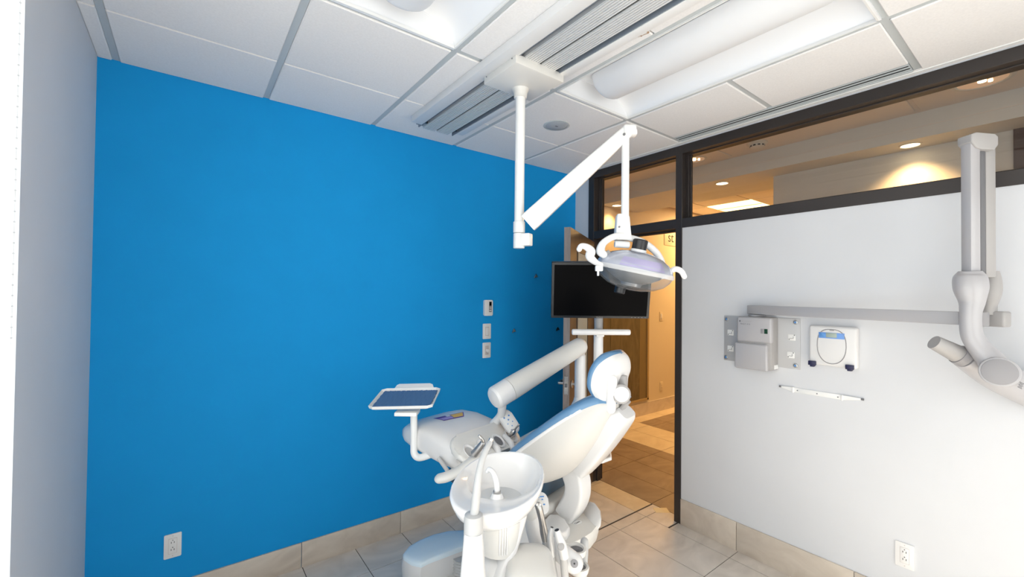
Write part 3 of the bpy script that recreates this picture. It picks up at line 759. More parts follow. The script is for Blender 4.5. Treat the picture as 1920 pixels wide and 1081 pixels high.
# tube head and cone
tb = [Q(1751, 641, 1.71), Q(1803, 667, 1.69), Q(1832, 682, 1.69), Q(1870, 704, 1.70), Q(1925, 732, 1.72), Q(1965, 752, 1.73)]
b = nb(); sweep(b, [tb[0], tb[1] + (tb[0] - tb[1]) * .12], [.028, .035], 32, smooth=False); obj('cone', b, M['xray_side'], xr)
b = nb(); sweep(b, [tb[1] + (tb[0] - tb[1]) * .14, tb[1] + (tb[1] - tb[0]) * .10], [.0385, .042], 32, smooth=False); obj('cone_ring', b, M['xray_mid'], xr)
b = nb(); sweep(b, [tb[1] + (tb[1] - tb[0]) * .08, tb[2], tb[3], tb[4], tb[5]], [.042, .052, .060, .060, .055], 36, 6, round1=True); hd = obj('tube_head', b, M['xray'], xr)
ua = (tb[4] - tb[3]).normalized(); fcw = -VIEW; fcw = (fcw - ua * fcw.dot(ua)).normalized(); upv = fcw.cross(ua); upv = upv if upv.z > 0 else -upv
for k, (sx_, y_) in enumerate(((1899, 714), (1914, 722))):
    c = Q(sx_, y_, 1.63)
    b = nb()
    for q in range(5): obox(b, c + upv * (.010 - q * .005), ua, upv, fcw, V((.010 - (q % 2) * .003, .0013, .0008)))
    obj('rating_print', b, M['rubber'], hd)

# ---- exposure control panel with two black clips
cp = thing('control_panel', 'white wall control panel with oval outline and two black clips', 'control panel', (W3, .78, 1.33))
b = nb(); box(b, (W3 - .045, .672, 1.226), (W3, .886, 1.438), .012, 4); bd = obj('housing', b, M['plastic'], cp)
fx = W3 - .0455; cc = V((fx, .782, 1.332))
def oval(rx, rt, rb, n=40): return [cc + V((0, -rx * (1 - .10 * max(0, -math.sin(a))) * math.copysign(abs(math.cos(a)) ** (.7 if math.sin(a) > 0 else .95), math.cos(a)), (rt if math.sin(a) > 0 else rb) * math.copysign(abs(math.sin(a)) ** .75, math.sin(a)))) for a in [2 * PI * k / n for k in range(n)]]
b = nb(); loft(b, [oval(.066, .092, .094), [p - X1 * .002 for p in oval(.064, .090, .092)], oval(.062, .088, .090)], False, False); obj('oval_groove', b, M['xray_mid'], cp)
b = nb(); box(b, (fx - .0015, .725, 1.374), (fx + .001, .839, 1.405), .0005); fb = obj('button_pad', b, M['lcd_blue'], cp)
b = nb(); box(b, (fx - .0025, .758, 1.379), (fx + .001, .806, 1.404), .0005); obj('display', b, M['lcd'], fb)
b = nb(); plate(b, (fx - .001, .822, 1.391), -Y1, ZUP, -X1, .013, .011, .002, .004, .0008); obj('button', b, M['icon_blue'], fb)
b = nb(); box(b, (fx - .002, .770, 1.416), (fx + .001, .790, 1.421)); obj('maker_badge', b, M['xray_mid'], cp)
for y in (.868, .702):
    b = nb(); box(b, (W3 - .058, y - .018, 1.222), (W3 - .044, y + .018, 1.246), .003); box(b, (W3 - .058, y - .010, 1.214), (W3 - .03, y + .010, 1.226), .003); obj('clip', b, M['navy'], cp)

# ---- white bracket strip with two pointed arms
bs = thing('wall_bracket', 'thin white bracket strip with two dark tipped arms under the control panel', 'bracket', (W3, .85, 1.07))
b = nb(); box(b, (W3 - .004, .745, 1.050), (W3, .975, 1.076), .001)
for y in (.975, .745): box(b, (W3 - .016, y - .004, 1.048), (W3, y + .004, 1.078), .002)
obj('strip', b, M['enamel'], bs)
for y0, y1, z1 in ((.975, 1.040, 1.070), (.745, .662, 1.071)):
    b = nb(); s_ = 1 if y1 > y0 else -1
    prism(b, [(W3 - .010, y0, 1.050), (W3 - .010, y0, 1.077), (W3 - .010, y1, z1 + .004), (W3 - .010, y1, z1 - .004)], (.006, 0, 0), .001)
    ar = obj('arm', b, M['enamel'], bs)
    b = nb(); cyl(b, (W3 - .007, y1 - s_ * .004, z1), (W3 - .007, y1 + s_ * .008, z1), .0055, 14, .001); obj('tip', b, M['rubber'], ar)
for y in (.955, .86, .765):
    b = nb(); cyl(b, (W3 - .004, y, 1.062), (W3 - .0055, y, 1.062), .0032, 12); obj('screw', b, M['rubber'], bs)

# ================================================================== OPERATING LAMP
pole_top = on(976, 168, Z=2.592)
lp = thing('operating_light', 'white ceiling mounted dental operating light with long pole, slanted arm and clear domed head', 'dental light', pole_top)
b = nb(); box(b, (1.112, 1.452, 2.592), (1.398, 1.705, 2.634), .005); obj('carriage', b, M['plastic_warm'], lp)
for y in (1.48, 1.68):
    b = nb(); cyl(b, (1.112, y, 2.620), (1.110, y, 2.620), .003, 10); obj('carriage_screw', b, M['rubber'], lp)
pb = V((pole_top.x, pole_top.y, EYE + .245)); pt = pole_top
b = nb(); lathe(b, pt + V((0, 0, .002)), -ZUP, [(.042, 0), (.040, .006), (.034, .018), (.032, .042), (.028, .044)], 32); obj('pole_collar', b, M['plastic_warm'], lp)
b = nb(); cyl(b, pt - ZUP * .03, pb + ZUP * .09, .0235, 32); obj('pole', b, M['enamel'], lp)
b = nb(); cyl(b, pb + ZUP * .055, pb + ZUP * .11, .0285, 32, .003); cyl(b, pb - ZUP * .02, pb + ZUP * .053, .0275, 32, .003)
JT = (pb - CAM).dot(VIEW)
e0 = Q(991, 436, JT - .02)
dj = (e0 - pb); dj.z = 0; dj.normalize()
obox(b, pb + dj * .035 + ZUP * .02, dj, dj.cross(ZUP), ZUP, V((.030, .022, .030)), .006)
obj('pole_joint', b, M['enamel'], lp)
a0 = Q(990, 418, JT - .03); a1 = Q(1177, 246, 1.95)
da = (a1 - a0).normalized(); sd = da.cross(VIEW).normalized(); nn = da.cross(sd).normalized()
b = nb()
rings = []
for k, (w_, h_) in ((0, (.030, .046)), (.04, (.030, .047)), (.5, (.028, .040)), (.92, (.026, .031)), (1.0, (.024, .028))):
    rings.append([a0 + (a1 - a0) * k + nn * x + sd * y for x, y in rrect(w_, h_, .010, 3)])
loft(b, rings); obj('slanted_arm', b, M['enamel'], lp, 50)
b = nb(); c = Q(1179, 245, 1.95)
obox(b, c, RIGHT, VIEW, ZUP, V((.030, .030, .022)), .012, 3); obox(b, c + RIGHT * .008 - ZUP * .012, RIGHT, VIEW, ZUP, V((.026, .026, .014)), .008, 2)
eb = obj('arm_elbow', b, M['enamel'], lp)
b = nb(); cs = Q(1170, 252, 1.915); cyl(b, cs, cs - VIEW * .006, .006, 14, .001); obj('elbow_screw', b, M['rubber'], eb)
v0 = Q(1173, 255, 1.95); v1 = Q(1167, 406, 1.95); v1 = V((v0.x, v0.y, v1.z))
b = nb(); cyl(b, v0, v1, .0175, 28); obj('drop_tube', b, M['enamel'], lp)
b = nb()
hp = [Q(1167, 402, 1.95), Q(1167, 408, 1.95), Q(1167, 425, 1.95), Q(1167, 440, 1.95), Q(1168, 450, 1.95)]
rings = [[p + RIGHT * x + VIEW * y for x, y in rrect(w_, w_ * .8, .008, 3)] for p, w_ in zip(hp, (.024, .029, .032, .035, .036))]
loft(b, rings); hb = obj('swivel_housing', b, M['enamel'], lp, 50)
b = nb(); cs = Q(1161, 425, 1.918); cyl(b, cs, cs - VIEW * .004, .0045, 12); obj('housing_screw', b, M['rubber'], hb)
LT = 1.95
b = nb(); sweep(b, [Q(1184, 447, LT), Q(1166, 441, LT - .02), Q(1147, 445, LT - .04), Q(1131, 456, LT - .05), Q(1126, 470, LT - .05), Q(1132, 477, LT - .05)], [.014, .0145, .0145, .016, .020, .017], 20, 6, round1=True)
obj('yoke_arm', b, M['enamel'], lp)
b = nb(); sweep(b, [Q(1160, 444, LT), Q(1182, 446, LT + .01), Q(1209, 456, LT + .03), Q(1231, 474, LT + .04), Q(1241, 493, LT + .04), Q(1239, 499, LT + .04)], [.014, .015, .016, .016, .015, .011], 20, 6, round1=True)
obj('yoke_arm', b, M['enamel'], lp)
b = nb(); cyl(b, Q(1152, 457, LT), Q(1180, 459, LT), .016, 16, .004); obj('cross_pin', b, M['enamel'], lp)
hc_ = Q(1189, 506, LT); hax = (ZUP * math.cos(.19) + RIGHT * math.sin(.19) - VIEW * .10).normalized(); hx = RIGHT
b = nb(); lathe(b, hc_, hax, [(.176, .004), (.170, .022), (.148, .046), (.115, .066), (.075, .080), (.03, .087), (.001, .088)], 56, sy=.78, xdir=hx, cap0=False); dm = obj('reflector_dome', b, M['lamp_refl'], lp)
b = nb(); rg = []
for r_, h_ in ((.1745, .011), (.166, .028), (.145, .050)):
    rg.append([hc_ + hax * h_ + ((hx - hax * hx.dot(hax)).normalized() * math.cos(a) * r_ + hax.cross((hx - hax * hx.dot(hax)).normalized()) * math.sin(a) * r_ * .78) * 1.003 for a in [math.radians(-125 + 70 * k / 16) for k in range(17)]])
loft(b, rg, False, False, closed=False); obj('lilac_patch', b, M['lamp_refl2'], dm)
b = nb(); lathe(b, hc_, hax, [(.178, .007), (.181, .002), (.181, -.010), (.177, -.013)], 56, sy=.78, xdir=hx, cap0=False, cap1=False); obj('head_rim', b, glassy('frosted_rim', (.95, .96, .97), 1.5, .05, .55, (.85, .86, .88)), lp)
b = nb(); lathe(b, hc_, hax, [(.176, -.012), (.168, -.030), (.145, -.055), (.110, -.075), (.060, -.090), (.02, -.094), (.001, -.095)], 56, sy=.78, xdir=hx, cap0=False); obj('front_cover', b, M['lamp_glass'], lp)
b = nb(); lathe(b, hc_, hax, [(.135, -.004), (.120, -.024), (.085, -.045), (.05, -.06), (.045, -.074), (.001, -.075)], 40, sy=.78, xdir=hx); obj('inner_reflector', b, M['lamp_gut'], lp)
b = nb(); lathe(b, hc_, hax, [(.034, .078), (.036, .092), (.034, .095)], 32); obj('knob_base', b, M['enamel'], lp)
b = nb(); lathe(b, hc_, hax, [(.031, .094), (.033, .098), (.033, .136), (.029, .141), (.001, .142)], 28); obj('rear_knob', b, M['black'], lp)
b = nb(); cb = hc_ - RIGHT * .045
lathe(b, cb, -hax, [(.024, .080), (.025, .084), (.025, .105), (.021, .109), (.001, .11)], 24); obj('front_knob', b, M['black'], lp)
for px, py in ((1137, 478), (1235, 494)):
    b = nb(); c = Q(px, py, LT - .03); obox(b, c, (RIGHT * .85 - ZUP * (.5 if px > 1200 else -.5)).normalized(), VIEW, (ZUP * .85 + RIGHT * (.5 if px > 1200 else -.5)).normalized(), V((.022, .006, .016)), .004); obj('pivot_plate', b, M['xray_side'], lp)
b = nb(); sweep(b, [Q(1129, 496, LT - .06), Q(1118, 492, LT - .06), Q(1106, 481, LT - .07), Q(1108, 471, LT - .07), Q(1100, 463, LT - .08), Q(1090, 461, LT - .08), Q(1086, 467, LT - .08)], [.010, .013, .019, .020, .015, .012, .012], 18, 6, round0=True, round1=True)
obj('handle', b, M['enamel'], lp)
b = nb(); sweep(b, [Q(1240, 520, LT - .02), Q(1249, 516, LT - .02), Q(1258, 508, LT - .02), Q(1267, 504, LT - .03), Q(1277, 508, LT - .03), Q(1283, 518, LT - .03)], [.009, .011, .012, .013, .013, .012], 18, 6, round0=True, round1=True)
obj('handle', b, M['enamel'], lp)
b = nb(); c = Q(1123, 503, LT - .10); obox(b, c, RIGHT, VIEW, ZUP, V((.016, .012, .012)), .004); obox(b, c - ZUP * .018 + RIGHT * -.004, RIGHT, VIEW, ZUP, V((.004, .006, .014)), .002); obj('handle_bracket', b, M['enamel'], lp)

# ================================================================== DENTAL CHAIR
CO = V((1.45, 1.32, 0)); CF = V((-.235, .972, 0)); CW = V((.972, .235, 0))
def CH(a, w, z): return CO + CF * a + CW * w + ZUP * z
chair = thing('dental_chair', 'white dental chair with blue vinyl cushions, reclined back and headrest, seen from behind', 'dental chair', (CO.x + CF.x * .3, CO.y + CF.y * .3, 0))
def body(stations, which, bulge=.0, inset=.0, n=20, p=.75):
    """stations: (a, z, half width, rear depth, normal angle from horizontal); which: shell | pad"""
    st = cr(stations, 5); rings = []
    for a, z, W, D, ang in st:
        nv = (math.cos(ang), math.sin(ang))
        ring = []
        if which == 'shell':
            for k in range(n + 1):
                th = PI * k / n
                w = -W * math.copysign(abs(math.cos(th)) ** .8, math.cos(th)); d = -D * math.sin(th) ** p
                ring.append(CH(a + nv[0] * d, w, z + nv[1] * d))
            for w, d in ((W * .93, .0), (W * .8, -min(.012, D * .4)), (W * .4, -min(.02, D * .5)), (0, -min(.02, D * .5)), (-W * .4, -min(.02, D * .5)), (-W * .8, -min(.012, D * .4)), (-W * .93, .0)):
                ring.append(CH(a + nv[0] * d, w, z + nv[1] * d))
        else:
            W2 = W - inset; bulge_ = bulge * min(1, W / .10)
            for k in range(n + 1):
                th = PI * k / n
                w = -W2 * math.copysign(abs(math.cos(th)) ** .55, math.cos(th)); d = bulge_ * math.sin(th) ** .5
                ring.append(CH(a + nv[0] * d, w, z + nv[1] * d))
            q_ = min(.012, D * .6)
            for w in (W2 * .9, W2 * .45, 0, -W2 * .45, -W2 * .9): ring.append(CH(a - nv[0] * q_, w, z - nv[1] * q_))
        rings.append(ring)
    b = nb(); loft(b, rings); return b
backst = [(.345, .775, .205, .09, .75), (.30, .825, .232, .15, .80), (.22, .90, .245, .18, .85), (.12, .985, .235, .175, .88), (.03, 1.06, .20, .145, .85), (-.045, 1.115, .16, .10, .75), (-.105, 1.145, .125, .055, .65), (-.13, 1.150, .10, .025, .6)]
obj('backrest_shell', body(backst, 'shell'), mat('ivory_shell_plastic', (.62, .60, .57), .45), chair, 50)
for sd_ in (-1, 1):
    b = nb(); sweep(b, [CH(a + .004, sd_ * (w - .006), z - .004) for a, z, w, d, n_ in backst[:-2]], .0105, 12, 4, round0=True, round1=True); obj('shell_rim', b, M['plastic'], chair)
padst = [(a, z, w, d, n_) for a, z, w, d, n_ in backst]; padst[-1] = (-.150, 1.150, .09, .02, .6)
obj('backrest_cushion', body(padst, 'pad', .045, -.002), M['vinyl'], chair, 60)
headst = [(-.108, 1.128, .060, .03, .25), (-.098, 1.145, .100, .055, .25), (-.075, 1.195, .125, .078, .28), (-.078, 1.25, .128, .080, .38), (-.096, 1.294, .120, .078, .5), (-.118, 1.322, .100, .060, .62), (-.136, 1.338, .068, .038, .7), (-.146, 1.344, .030, .018, .7), (-.149, 1.345, .008, .006, .7)]
hs = obj('headrest_shell', body(headst, 'shell', p=.6), M['plastic'], chair, 50)
hd2 = [(a, z, w, d, n_) for a, z, w, d, n_ in headst]
obj('headrest_cushion', body(hd2, 'pad', .036, .000), M['vinyl'], chair, 60)
# headrest mechanism
b = nb(); obox(b, CH(-.165, -.02, 1.20), CW, CF, ZUP, V((.014, .018, .055)), .006, 2); obox(b, CH(-.150, -.01, 1.10), CW, (CF * -.6 + ZUP * .8).normalized(), (CF * .8 + ZUP * .6).normalized(), V((.018, .06, .008)), .003, 2)
obj('headrest_bracket', b, M['xray_side'], chair)
b = nb(); sweep(b, [Q(1148, 712, 1.76), Q(1145, 766, 1.76)], .021, 20, smooth=False, round0=True, round1=True, flat=.6, up=VIEW); obj('release_lever', b, M['plastic'], chair)
kc = Q(1164, 738, 1.76); kax = (-CW * .75 - CF * .55 + ZUP * .1).normalized()
b = nb(); lathe(b, kc, kax, [(.036, -.03), (.040, .0), (.039, .010), (.035, .013)], 36); kb = obj('locking_knob', b, M['xray_side'], chair)
b = nb(); lathe(b, kc, kax, [(.031, .012), (.031, .016), (.028, .018), (.001, .0185)], 32); obj('knob_face', b, M['plastic'], kb)
# spine
def rsweep(path, th, wd, m, name, w0=0, rad=.02, parent=chair):
    st = cr([(a, z, t, w) for (a, z), t, w in zip(path, th, wd)], 5); rings = []
    for i, (a, z, t, w) in enumerate(st):
        p = st[max(i - 1, 0)]; q = st[min(i + 1, len(st) - 1)]
        d = V((q[0] - p[0], q[1] - p[1])).normalized(); nv = (-d.y, d.x)
        rings.append([CH(a + nv[0] * y, w0 + x, z + nv[1] * y) for x, y in rrect(w, t, min(rad, t * .9, w * .9), 4)])
    b = nb(); loft(b, rings); return obj(name, b, m, parent, 50)
rsweep([(-.175, 1.100), (-.150, 1.070), (-.075, .975), (.0, .880), (.050, .810)], [.028, .040, .052, .056, .050], [.055, .072, .076, .070, .060], M['plastic'], 'spine_cover')
rsweep([(.050, .830), (.075, .790), (.060, .735), (.062, .68), (.085, .625), (.115, .575)], [.040, .048, .046, .046, .048, .046], [.046, .050, .050, .050, .050, .048], M['plastic'], 'spine_column', rad=.014)
# seat, leg rest, base
def cushion(a0, a1, w, z0, z1, name, m, r=.04):
    b = nb(); obox(b, CH((a0 + a1) / 2, 0, (z0 + z1) / 2), CF, CW, ZUP, V(((a1 - a0) / 2, w, (z1 - z0) / 2)), r, 4); return obj(name, b, m, chair, 40)
cushion(.20, .70, .23, .62, .735, 'seat_cushion', mat('shaded_blue_vinyl', (.025, .075, .13), .35, coat=.2), .045)  # same blue upholstery, shadow under the backrest put into its colour
cushion(.16, .68, .215, .575, .625, 'seat_shell', M['plastic_warm'], .02)
rsweep([(.60, .60), (.68, .55), (.74, .42), (.80, .24), (.86, .10)], [.03, .04, .04, .035, .03], [.09, .09, .085, .08, .08], M['plastic'], 'leg_support', .14)
b = nb(); obox(b, CH(.42, -.02, .30), CF, CW, ZUP, V((.24, .13, .29)), .05, 4); obj('lift_housing', b, M['plastic'], chair)
b = nb(); plate(b, CH(.45, 0, 0), CF, CW, ZUP, .46, .22, .035, .10, .012, 8); obj('base_plate', b, M['plastic_warm'], chair)
# foot end: pale pad on a white rounded body
ZF = .15
fo = [(900, 1018), (864, 1031), (832, 1043), (803, 1054), (790, 1061), (772, 1057), (757, 1047), (755, 1040), (765, 1027), (785, 1015), (812, 1004), (842, 997), (872, 995), (905, 1000)]
top = [on(x, y, Z=ZF) for x, y in fo]; cen = sum(top, V((0, 0, 0))) / len(top)
b = nb()
rg = [[cen + (p - cen) * s + ZUP * dz for p in top] for s, dz in ((.97, -.145), (1.0, -.13), (1.03, -.06), (1.03, -.03), (1.0, -.008))]
loft(b, rg); fb_ = obj('foot_rest', b, M['plastic'], chair, 50)
b = nb(); rg = [[cen + (p - cen) * s + ZUP * dz for p in top] for s, dz in ((1.0, -.010), (.995, .002), (.96, .010), (.85, .015), (.4, .017))]
loft(b, rg); obj('foot_pad', b, M['vinyl_pale'], chair, 50)
b = nb(); lathe(b, on(866, 1082, Z=0.0), ZUP, [((.056 if k % 2 else .048), k * .008) for k in range(16)], 28); obj('bellows', b, M['plastic_grey'], chair)
# side pod with the small oval badge
ZP = .56
ol = [(1026, 986), (1040, 972), (1066, 962), (1096, 955), (1112, 956), (1124, 966), (1122, 982), (1110, 997), (1090, 1010), (1070, 1018), (1048, 1018), (1034, 1006)]
pp = [on(x, y, Z=ZP) for x, y in ol]; cp_ = sum(pp, V((0, 0, 0))) / len(pp)
b = nb(); loft(b, [[cp_ + (p - cp_) * s + ZUP * dz for p in pp] for s, dz in ((.75, -.085), (.92, -.07), (1.0, -.035), (1.01, -.012), (.985, 0))]); pod = obj('side_pod', b, M['plastic_warm'], chair, 45)
lip = [(1092, 960, ZP), (1113, 984, ZP), (1127, 968, ZP + .045), (1126, 955, ZP + .052), (1116, 941, ZP + .058), (1104, 937, ZP + .055)]
b = nb(); lv = [on(x, y, Z=z) for x, y, z in lip]
prism(b, lv, V((0, 0, -.045)), .008, 2); obj('pod_lip', b, M['plastic'], chair, 40)
bxp = [on(x, y, Z=ZP + .035) for x, y in ((1022, 972), (1030, 963), (1046, 963), (1060, 972), (1069, 988), (1062, 996), (1040, 1000), (1026, 990))]
b = nb(); prism(b, bxp, V((0, 0, -.06)), .008, 3); obj('pod_box', b, M['plastic'], chair, 40)
c0 = on(1083, 979, Z=ZP + .0006); b = nb(); lathe(b, c0, ZUP, [(.024, 0), (.024, .0008)], 28, sx=1, sy=.6, xdir=(RIGHT * .8 + VIEW * .6)); bdg = obj('badge', b, M['enamel'], pod)
tdir = (RIGHT * .72 + VIEW * .69).normalized()
text('badge_letters', 'Clesta', .0135, c0 - tdir * .020 - ZUP.cross(tdir) * .004 + ZUP * .001, tdir, ZUP.cross(tdir), M['ink'], pod, .0003)
# arm rests
b = nb(); sweep(b, [Q(944, 842, 2.30), Q(975, 826, 2.27), Q(1008, 808, 2.22)], [.020, .022, .022], 16, round0=True, round1=True, flat=.7, up=ZUP); obj('arm_rest', b, M['plastic_warm'], chair)
b = nb(); g_ = [on(x, y, Z=.80) for x, y in ((1106, 850), (1118, 832), (1130, 832), (1146, 846), (1147, 856), (1130, 862), (1112, 862))]
prism(b, g_, V((0, 0, -.018)), .005); ar_ = obj('arm_rest', b, M['plastic'], chair)
b = nb(); gm = sum(g_, V((0, 0, 0))) / 7; prism(b, [gm + (p - gm) * .88 + ZUP * .002 for p in g_], V((0, 0, -.01)), .002); obj('arm_pad', b, M['xray_side'], ar_)

# ================================================================== DELIVERY UNIT
dl = thing('delivery_unit', 'white over-patient delivery table with instrument holders hanging from a thick angled white arm', 'dental delivery unit', (1.80, 1.71, .80))
p0 = Q(1088, 665, 2.45)
b = nb(); cyl(b, V((p0.x, p0.y, .80)), V((p0.x, p0.y, p0.z + .0)), .031, 32, .003); obj('post', b, M['plastic'], dl)
b = nb(); cyl(b, V((p0.x, p0.y, p0.z - .005)), V((p0.x, p0.y, p0.z + .035)), .027, 32, .003); obj('post_collar', b, M['plastic'], dl)
b = nb(); sweep(b, [V((p0.x, p0.y, .99)), V((p0.x, p0.y, .93)), V((p0.x, p0.y, .86)), CH(.25, .24, .74), CH(.30, .10, .60)], [.036, .062, .066, .06, .06], 24, round0=True, round1=True); obj('post_shoulder', b, M['plastic'], dl)
ar0 = Q(931, 744, 2.08); ar1 = Q(1085, 650, 2.42)
ad = (ar1 - ar0).normalized()
b = nb(); sweep(b, [ar0, ar0 + ad * .075], [.057, .058], 36, smooth=False, round0=False)
b2_ = b; obj('arm_end_cap', b, M['plastic'], dl)
b = nb(); lathe(b, ar0, -ad, [(.057, -.002), (.056, .008), (.047, .018), (.025, .023), (.001, .024)], 36); obj('arm_end_dome', b, M['plastic'], dl)
b = nb(); sweep(b, [ar0 + ad * .077, ar1], [.0585, .050], 36, smooth=False, round1=True); obj('spring_arm', b, M['plastic_warm'], dl)
b = nb(); sweep(b, [ar0 - ZUP * .04 + ad * .035, ar0 - ZUP * .075 + ad * .035 + VIEW * .01, ar0 - ZUP * .105 + ad * .03 + VIEW * .03, ar0 - ZUP * .130 + ad * .01 + VIEW * .06, ar0 - ZUP * .15 - ad * .02 + VIEW * .09], [.024, .021, .020, .022, .026], 24, 6); obj('arm_neck', b, M['plastic'], dl)

DP = V((1.135, 1.665, .905)); DA = CF; DWv = CW      # middle of the instrument rail
def DE(a, w, z): return DP + DA * a + DWv * w + ZUP * z
b = nb()
rings = []
for a, w, zt, zb in ((.02, .165, -.02, -.095), (.035, .185, .012, -.102), (.07, .197, .034, -.105), (.14, .203, .052, -.100), (.24, .203, .066, -.090), (.33, .198, .062, -.078), (.395, .185, .044, -.066), (.435, .165, .020, -.050), (.445, .14, .0, -.04)):
    zc_ = (zt + zb) / 2; hh = (zt - zb) / 2
    rings.append([DE(a, w * math.copysign(abs(math.cos(t)) ** .45, math.cos(t)), zc_ + hh * math.copysign(abs(math.sin(t)) ** .55, math.sin(t))) for t in [2 * PI * k / 40 for k in range(40)]])
rings = [[V(p) for p in r] for r in rings]
loft(b, rings); tbl = obj('instrument_table', b, M['plastic'], dl, 50)
# sloping rail with four holders
rn = (-DA * .55 + ZUP * .83).normalized(); ru = DWv; rv = rn.cross(ru)
rc = DE(-.005, 0, -.01)
b = nb(); plate(b, rc - rn * .02 + rv * .012, ru, rv, rn, .205, .078, .030, .060, .012, n=8); rail = obj('instrument_rail', b, M['plastic_warm'], dl, 45)
hold = []
for k, w in enumerate((-.145, -.055, .045, .140)):
    c = rc + ru * w - rv * .014 + rn * .0135
    hold.append(c)
    b = nb(); lathe(b, c - rn * .004, rn, [(.028, 0), (.030, .006), (.027, .008), (.022, .005), (.019, .002)], 28, sy=1.4, xdir=ru, cap1=False); h_ = obj('holder', b, M['plastic'], dl)
    b = nb(); lathe(b, c - rn * .004, rn, [(.0195, .004), (.001, .0035)], 24, sy=1.4, xdir=ru); obj('holder_cup', b, M['plastic_grey'] if k != 2 else M['rubber'], h_)
for k in range(3):
    w = (-.10, -.005, .093)[k]
    b = nb(); sweep(b, [rc + ru * w - DA * .015 + ZUP * .01, rc + ru * w - DA * .055 - ZUP * .012, rc + ru * w - DA * .070 - ZUP * .045], [.012, .015, .012], 14, round0=True, round1=True); obj('holder_finger', b, M['plastic'], dl)
# key pad on the far end
kp = Q(955, 789, 2.11); kv = (Q(968, 809, 2.09) - Q(944, 771, 2.14)).normalized(); kn = (-VIEW * .80 + ZUP * .50 + RIGHT * .30); kn = (kn - kv * kn.dot(kv)).normalized(); kx = kv.cross(kn)
b = nb(); plate(b, kp - kn * .02, kv, kx, kn, .066, .036, .018, .034, .006, n=8); key = obj('key_pad', b, M['plastic'], dl, 45)
b = nb(); plate(b, kp - kn * .0025, kv, kx, kn, .057, .028, .001, .026, .0004, n=8); obj('key_sheet', b, M['enamel'], key)
for i in range(6):
    for j in (-1, 0, 1):
        if (i + j) % 2: continue
        b = nb(); c = kp + kv * (-.043 + i * .0172) + kx * (j * .014) - kn * .001
        cyl(b, c, c + kn * .0012, .0042 if i in (1, 2, 5) else .0028, 12); obj('key', b, M['icon_blue'] if i != 5 else M['purple'], key)
# label on the table top
dgm = bpy.context.evaluated_depsgraph_get()
from mathutils.bvhtree import BVHTree
bv = BVHTree.FromPolygons([v.co + V(dl.location) for v in tbl.data.vertices], [p.vertices[:] for p in tbl.data.polygons])
def drape(name, q, m, parent, n=8, up=.0008):
    b = nb(); g = []
    for i in range(n + 1):
        row = []
        for j in range(n + 1):
            u, v = i / n, j / n
            p = (q[0] * (1 - u) + q[1] * u) * (1 - v) + (q[3] * (1 - u) + q[2] * u) * v
            h, nn_, _, _ = bv.ray_cast(V((p.x, p.y, 1.3)), V((0, 0, -1)))
            row.append(b.verts.new((h if h else p) + ZUP * up))
        g.append(row)
    for i in range(n):
        for j in range(n): b.faces.new((g[i][j], g[i + 1][j], g[i + 1][j + 1], g[i][j + 1]))
    return obj(name, b, m, parent)
zt = DP.z + .05
def lab(x0, x1, d0, d1):
    pa, pb_, pc_, pd_ = [on(x, y, Z=zt) for x, y in ((812, 789), (869, 777), (870, 785), (832, 794))]
    def P(u, v): return (pa * (1 - u) + pb_ * u) * (1 - v) + (pd_ * (1 - u) + pc_ * u) * v
    return [P(x0, d0), P(x1, d0), P(x1, d1), P(x0, d1)]
lb = drape('table_label', lab(0, 1, 0, 1), M['purple'], tbl, up=.0012)
drape('label_field', lab(.52, .96, .12, .88), M['yellow'], tbl, up=.0020)
drape('label_field', lab(.03, .50, .45, .92), M['lilac'], tbl, up=.0020)
drape('label_field', lab(.36, .50, .08, .40), M['enamel'], tbl, up=.0020)
# grip under the near side
b = nb(); sweep(b, [Q(826, 896, 1.78), Q(838, 893, 1.78), Q(860, 882, 1.80), Q(885, 862, 1.84), Q(900, 850, 1.90)], [.026, .027, .024, .020, .02], 22, 6, round0=True, flat=.75, up=ZUP); obj('grip_handle', b, M['plastic_warm'], dl)
for pts in ([(822, 858, 1.90), (832, 872, 1.88), (843, 888, 1.86)], [(843, 866, 1.92), (849, 876, 1.90), (853, 882, 1.90)]):
    b = nb(); sweep(b, [Q(*p) for p in pts], .009, 12, 5); obj('handle_bar', b, M['plastic_grey'], dl)
# assistant tray on bent tube
b = nb(); sweep(b, [Q(776, 776, 2.02), Q(776, 800, 2.02), Q(776, 835, 2.02), Q(777, 850, 2.01), Q(785, 857, 2.00), Q(800, 854, 1.99), Q(822, 845, 1.98)], [.0165] * 7, 20, 6); obj('tray_post', b, M['enamel'], dl)
tq = [Q(688, 769, 1.95), Q(811, 766, 1.95), Q(827, 731, 2.18), Q(718, 733, 2.18)]
tc_ = sum(tq, V((0, 0, 0))) / 4; tu = ((tq[1] - tq[0]) + (tq[2] - tq[3])).normalized(); tv_ = ((tq[3] - tq[0]) + (tq[2] - tq[1])).normalized(); tv_ = (tv_ - tu * tv_.dot(tu)).normalized(); tn = tu.cross(tv_)
hw_ = ((tq[1] - tq[0]).length + (tq[2] - tq[3]).length) / 4; hv_ = ((tq[3] - tq[0]).length + (tq[2] - tq[1]).length) / 4
sh_ = ((tq[3] + tq[2]) / 2 - (tq[0] + tq[1]) / 2).dot(tu) / 2
def TP(u, v, z): return tc_ + tu * (u * hw_ + sh_ * v * 1.0) + tv_ * (v * hv_) + tn * z
def trayring(s, z, c=.86):
    o = [(-1, -c), (-c, -1), (c, -1), (1, -c), (1, c), (c, 1), (-c, 1), (-1, c)]
    return [TP(u * s, v * s, z) for u, v in o]
b = nb(); loft(b, [trayring(.90, -.004), trayring(.98, .002), trayring(1.0, .014), trayring(.985, .016), trayring(.955, .005), trayring(.90, .001)]); obj('tray', b, M['enamel'], dl, 30)
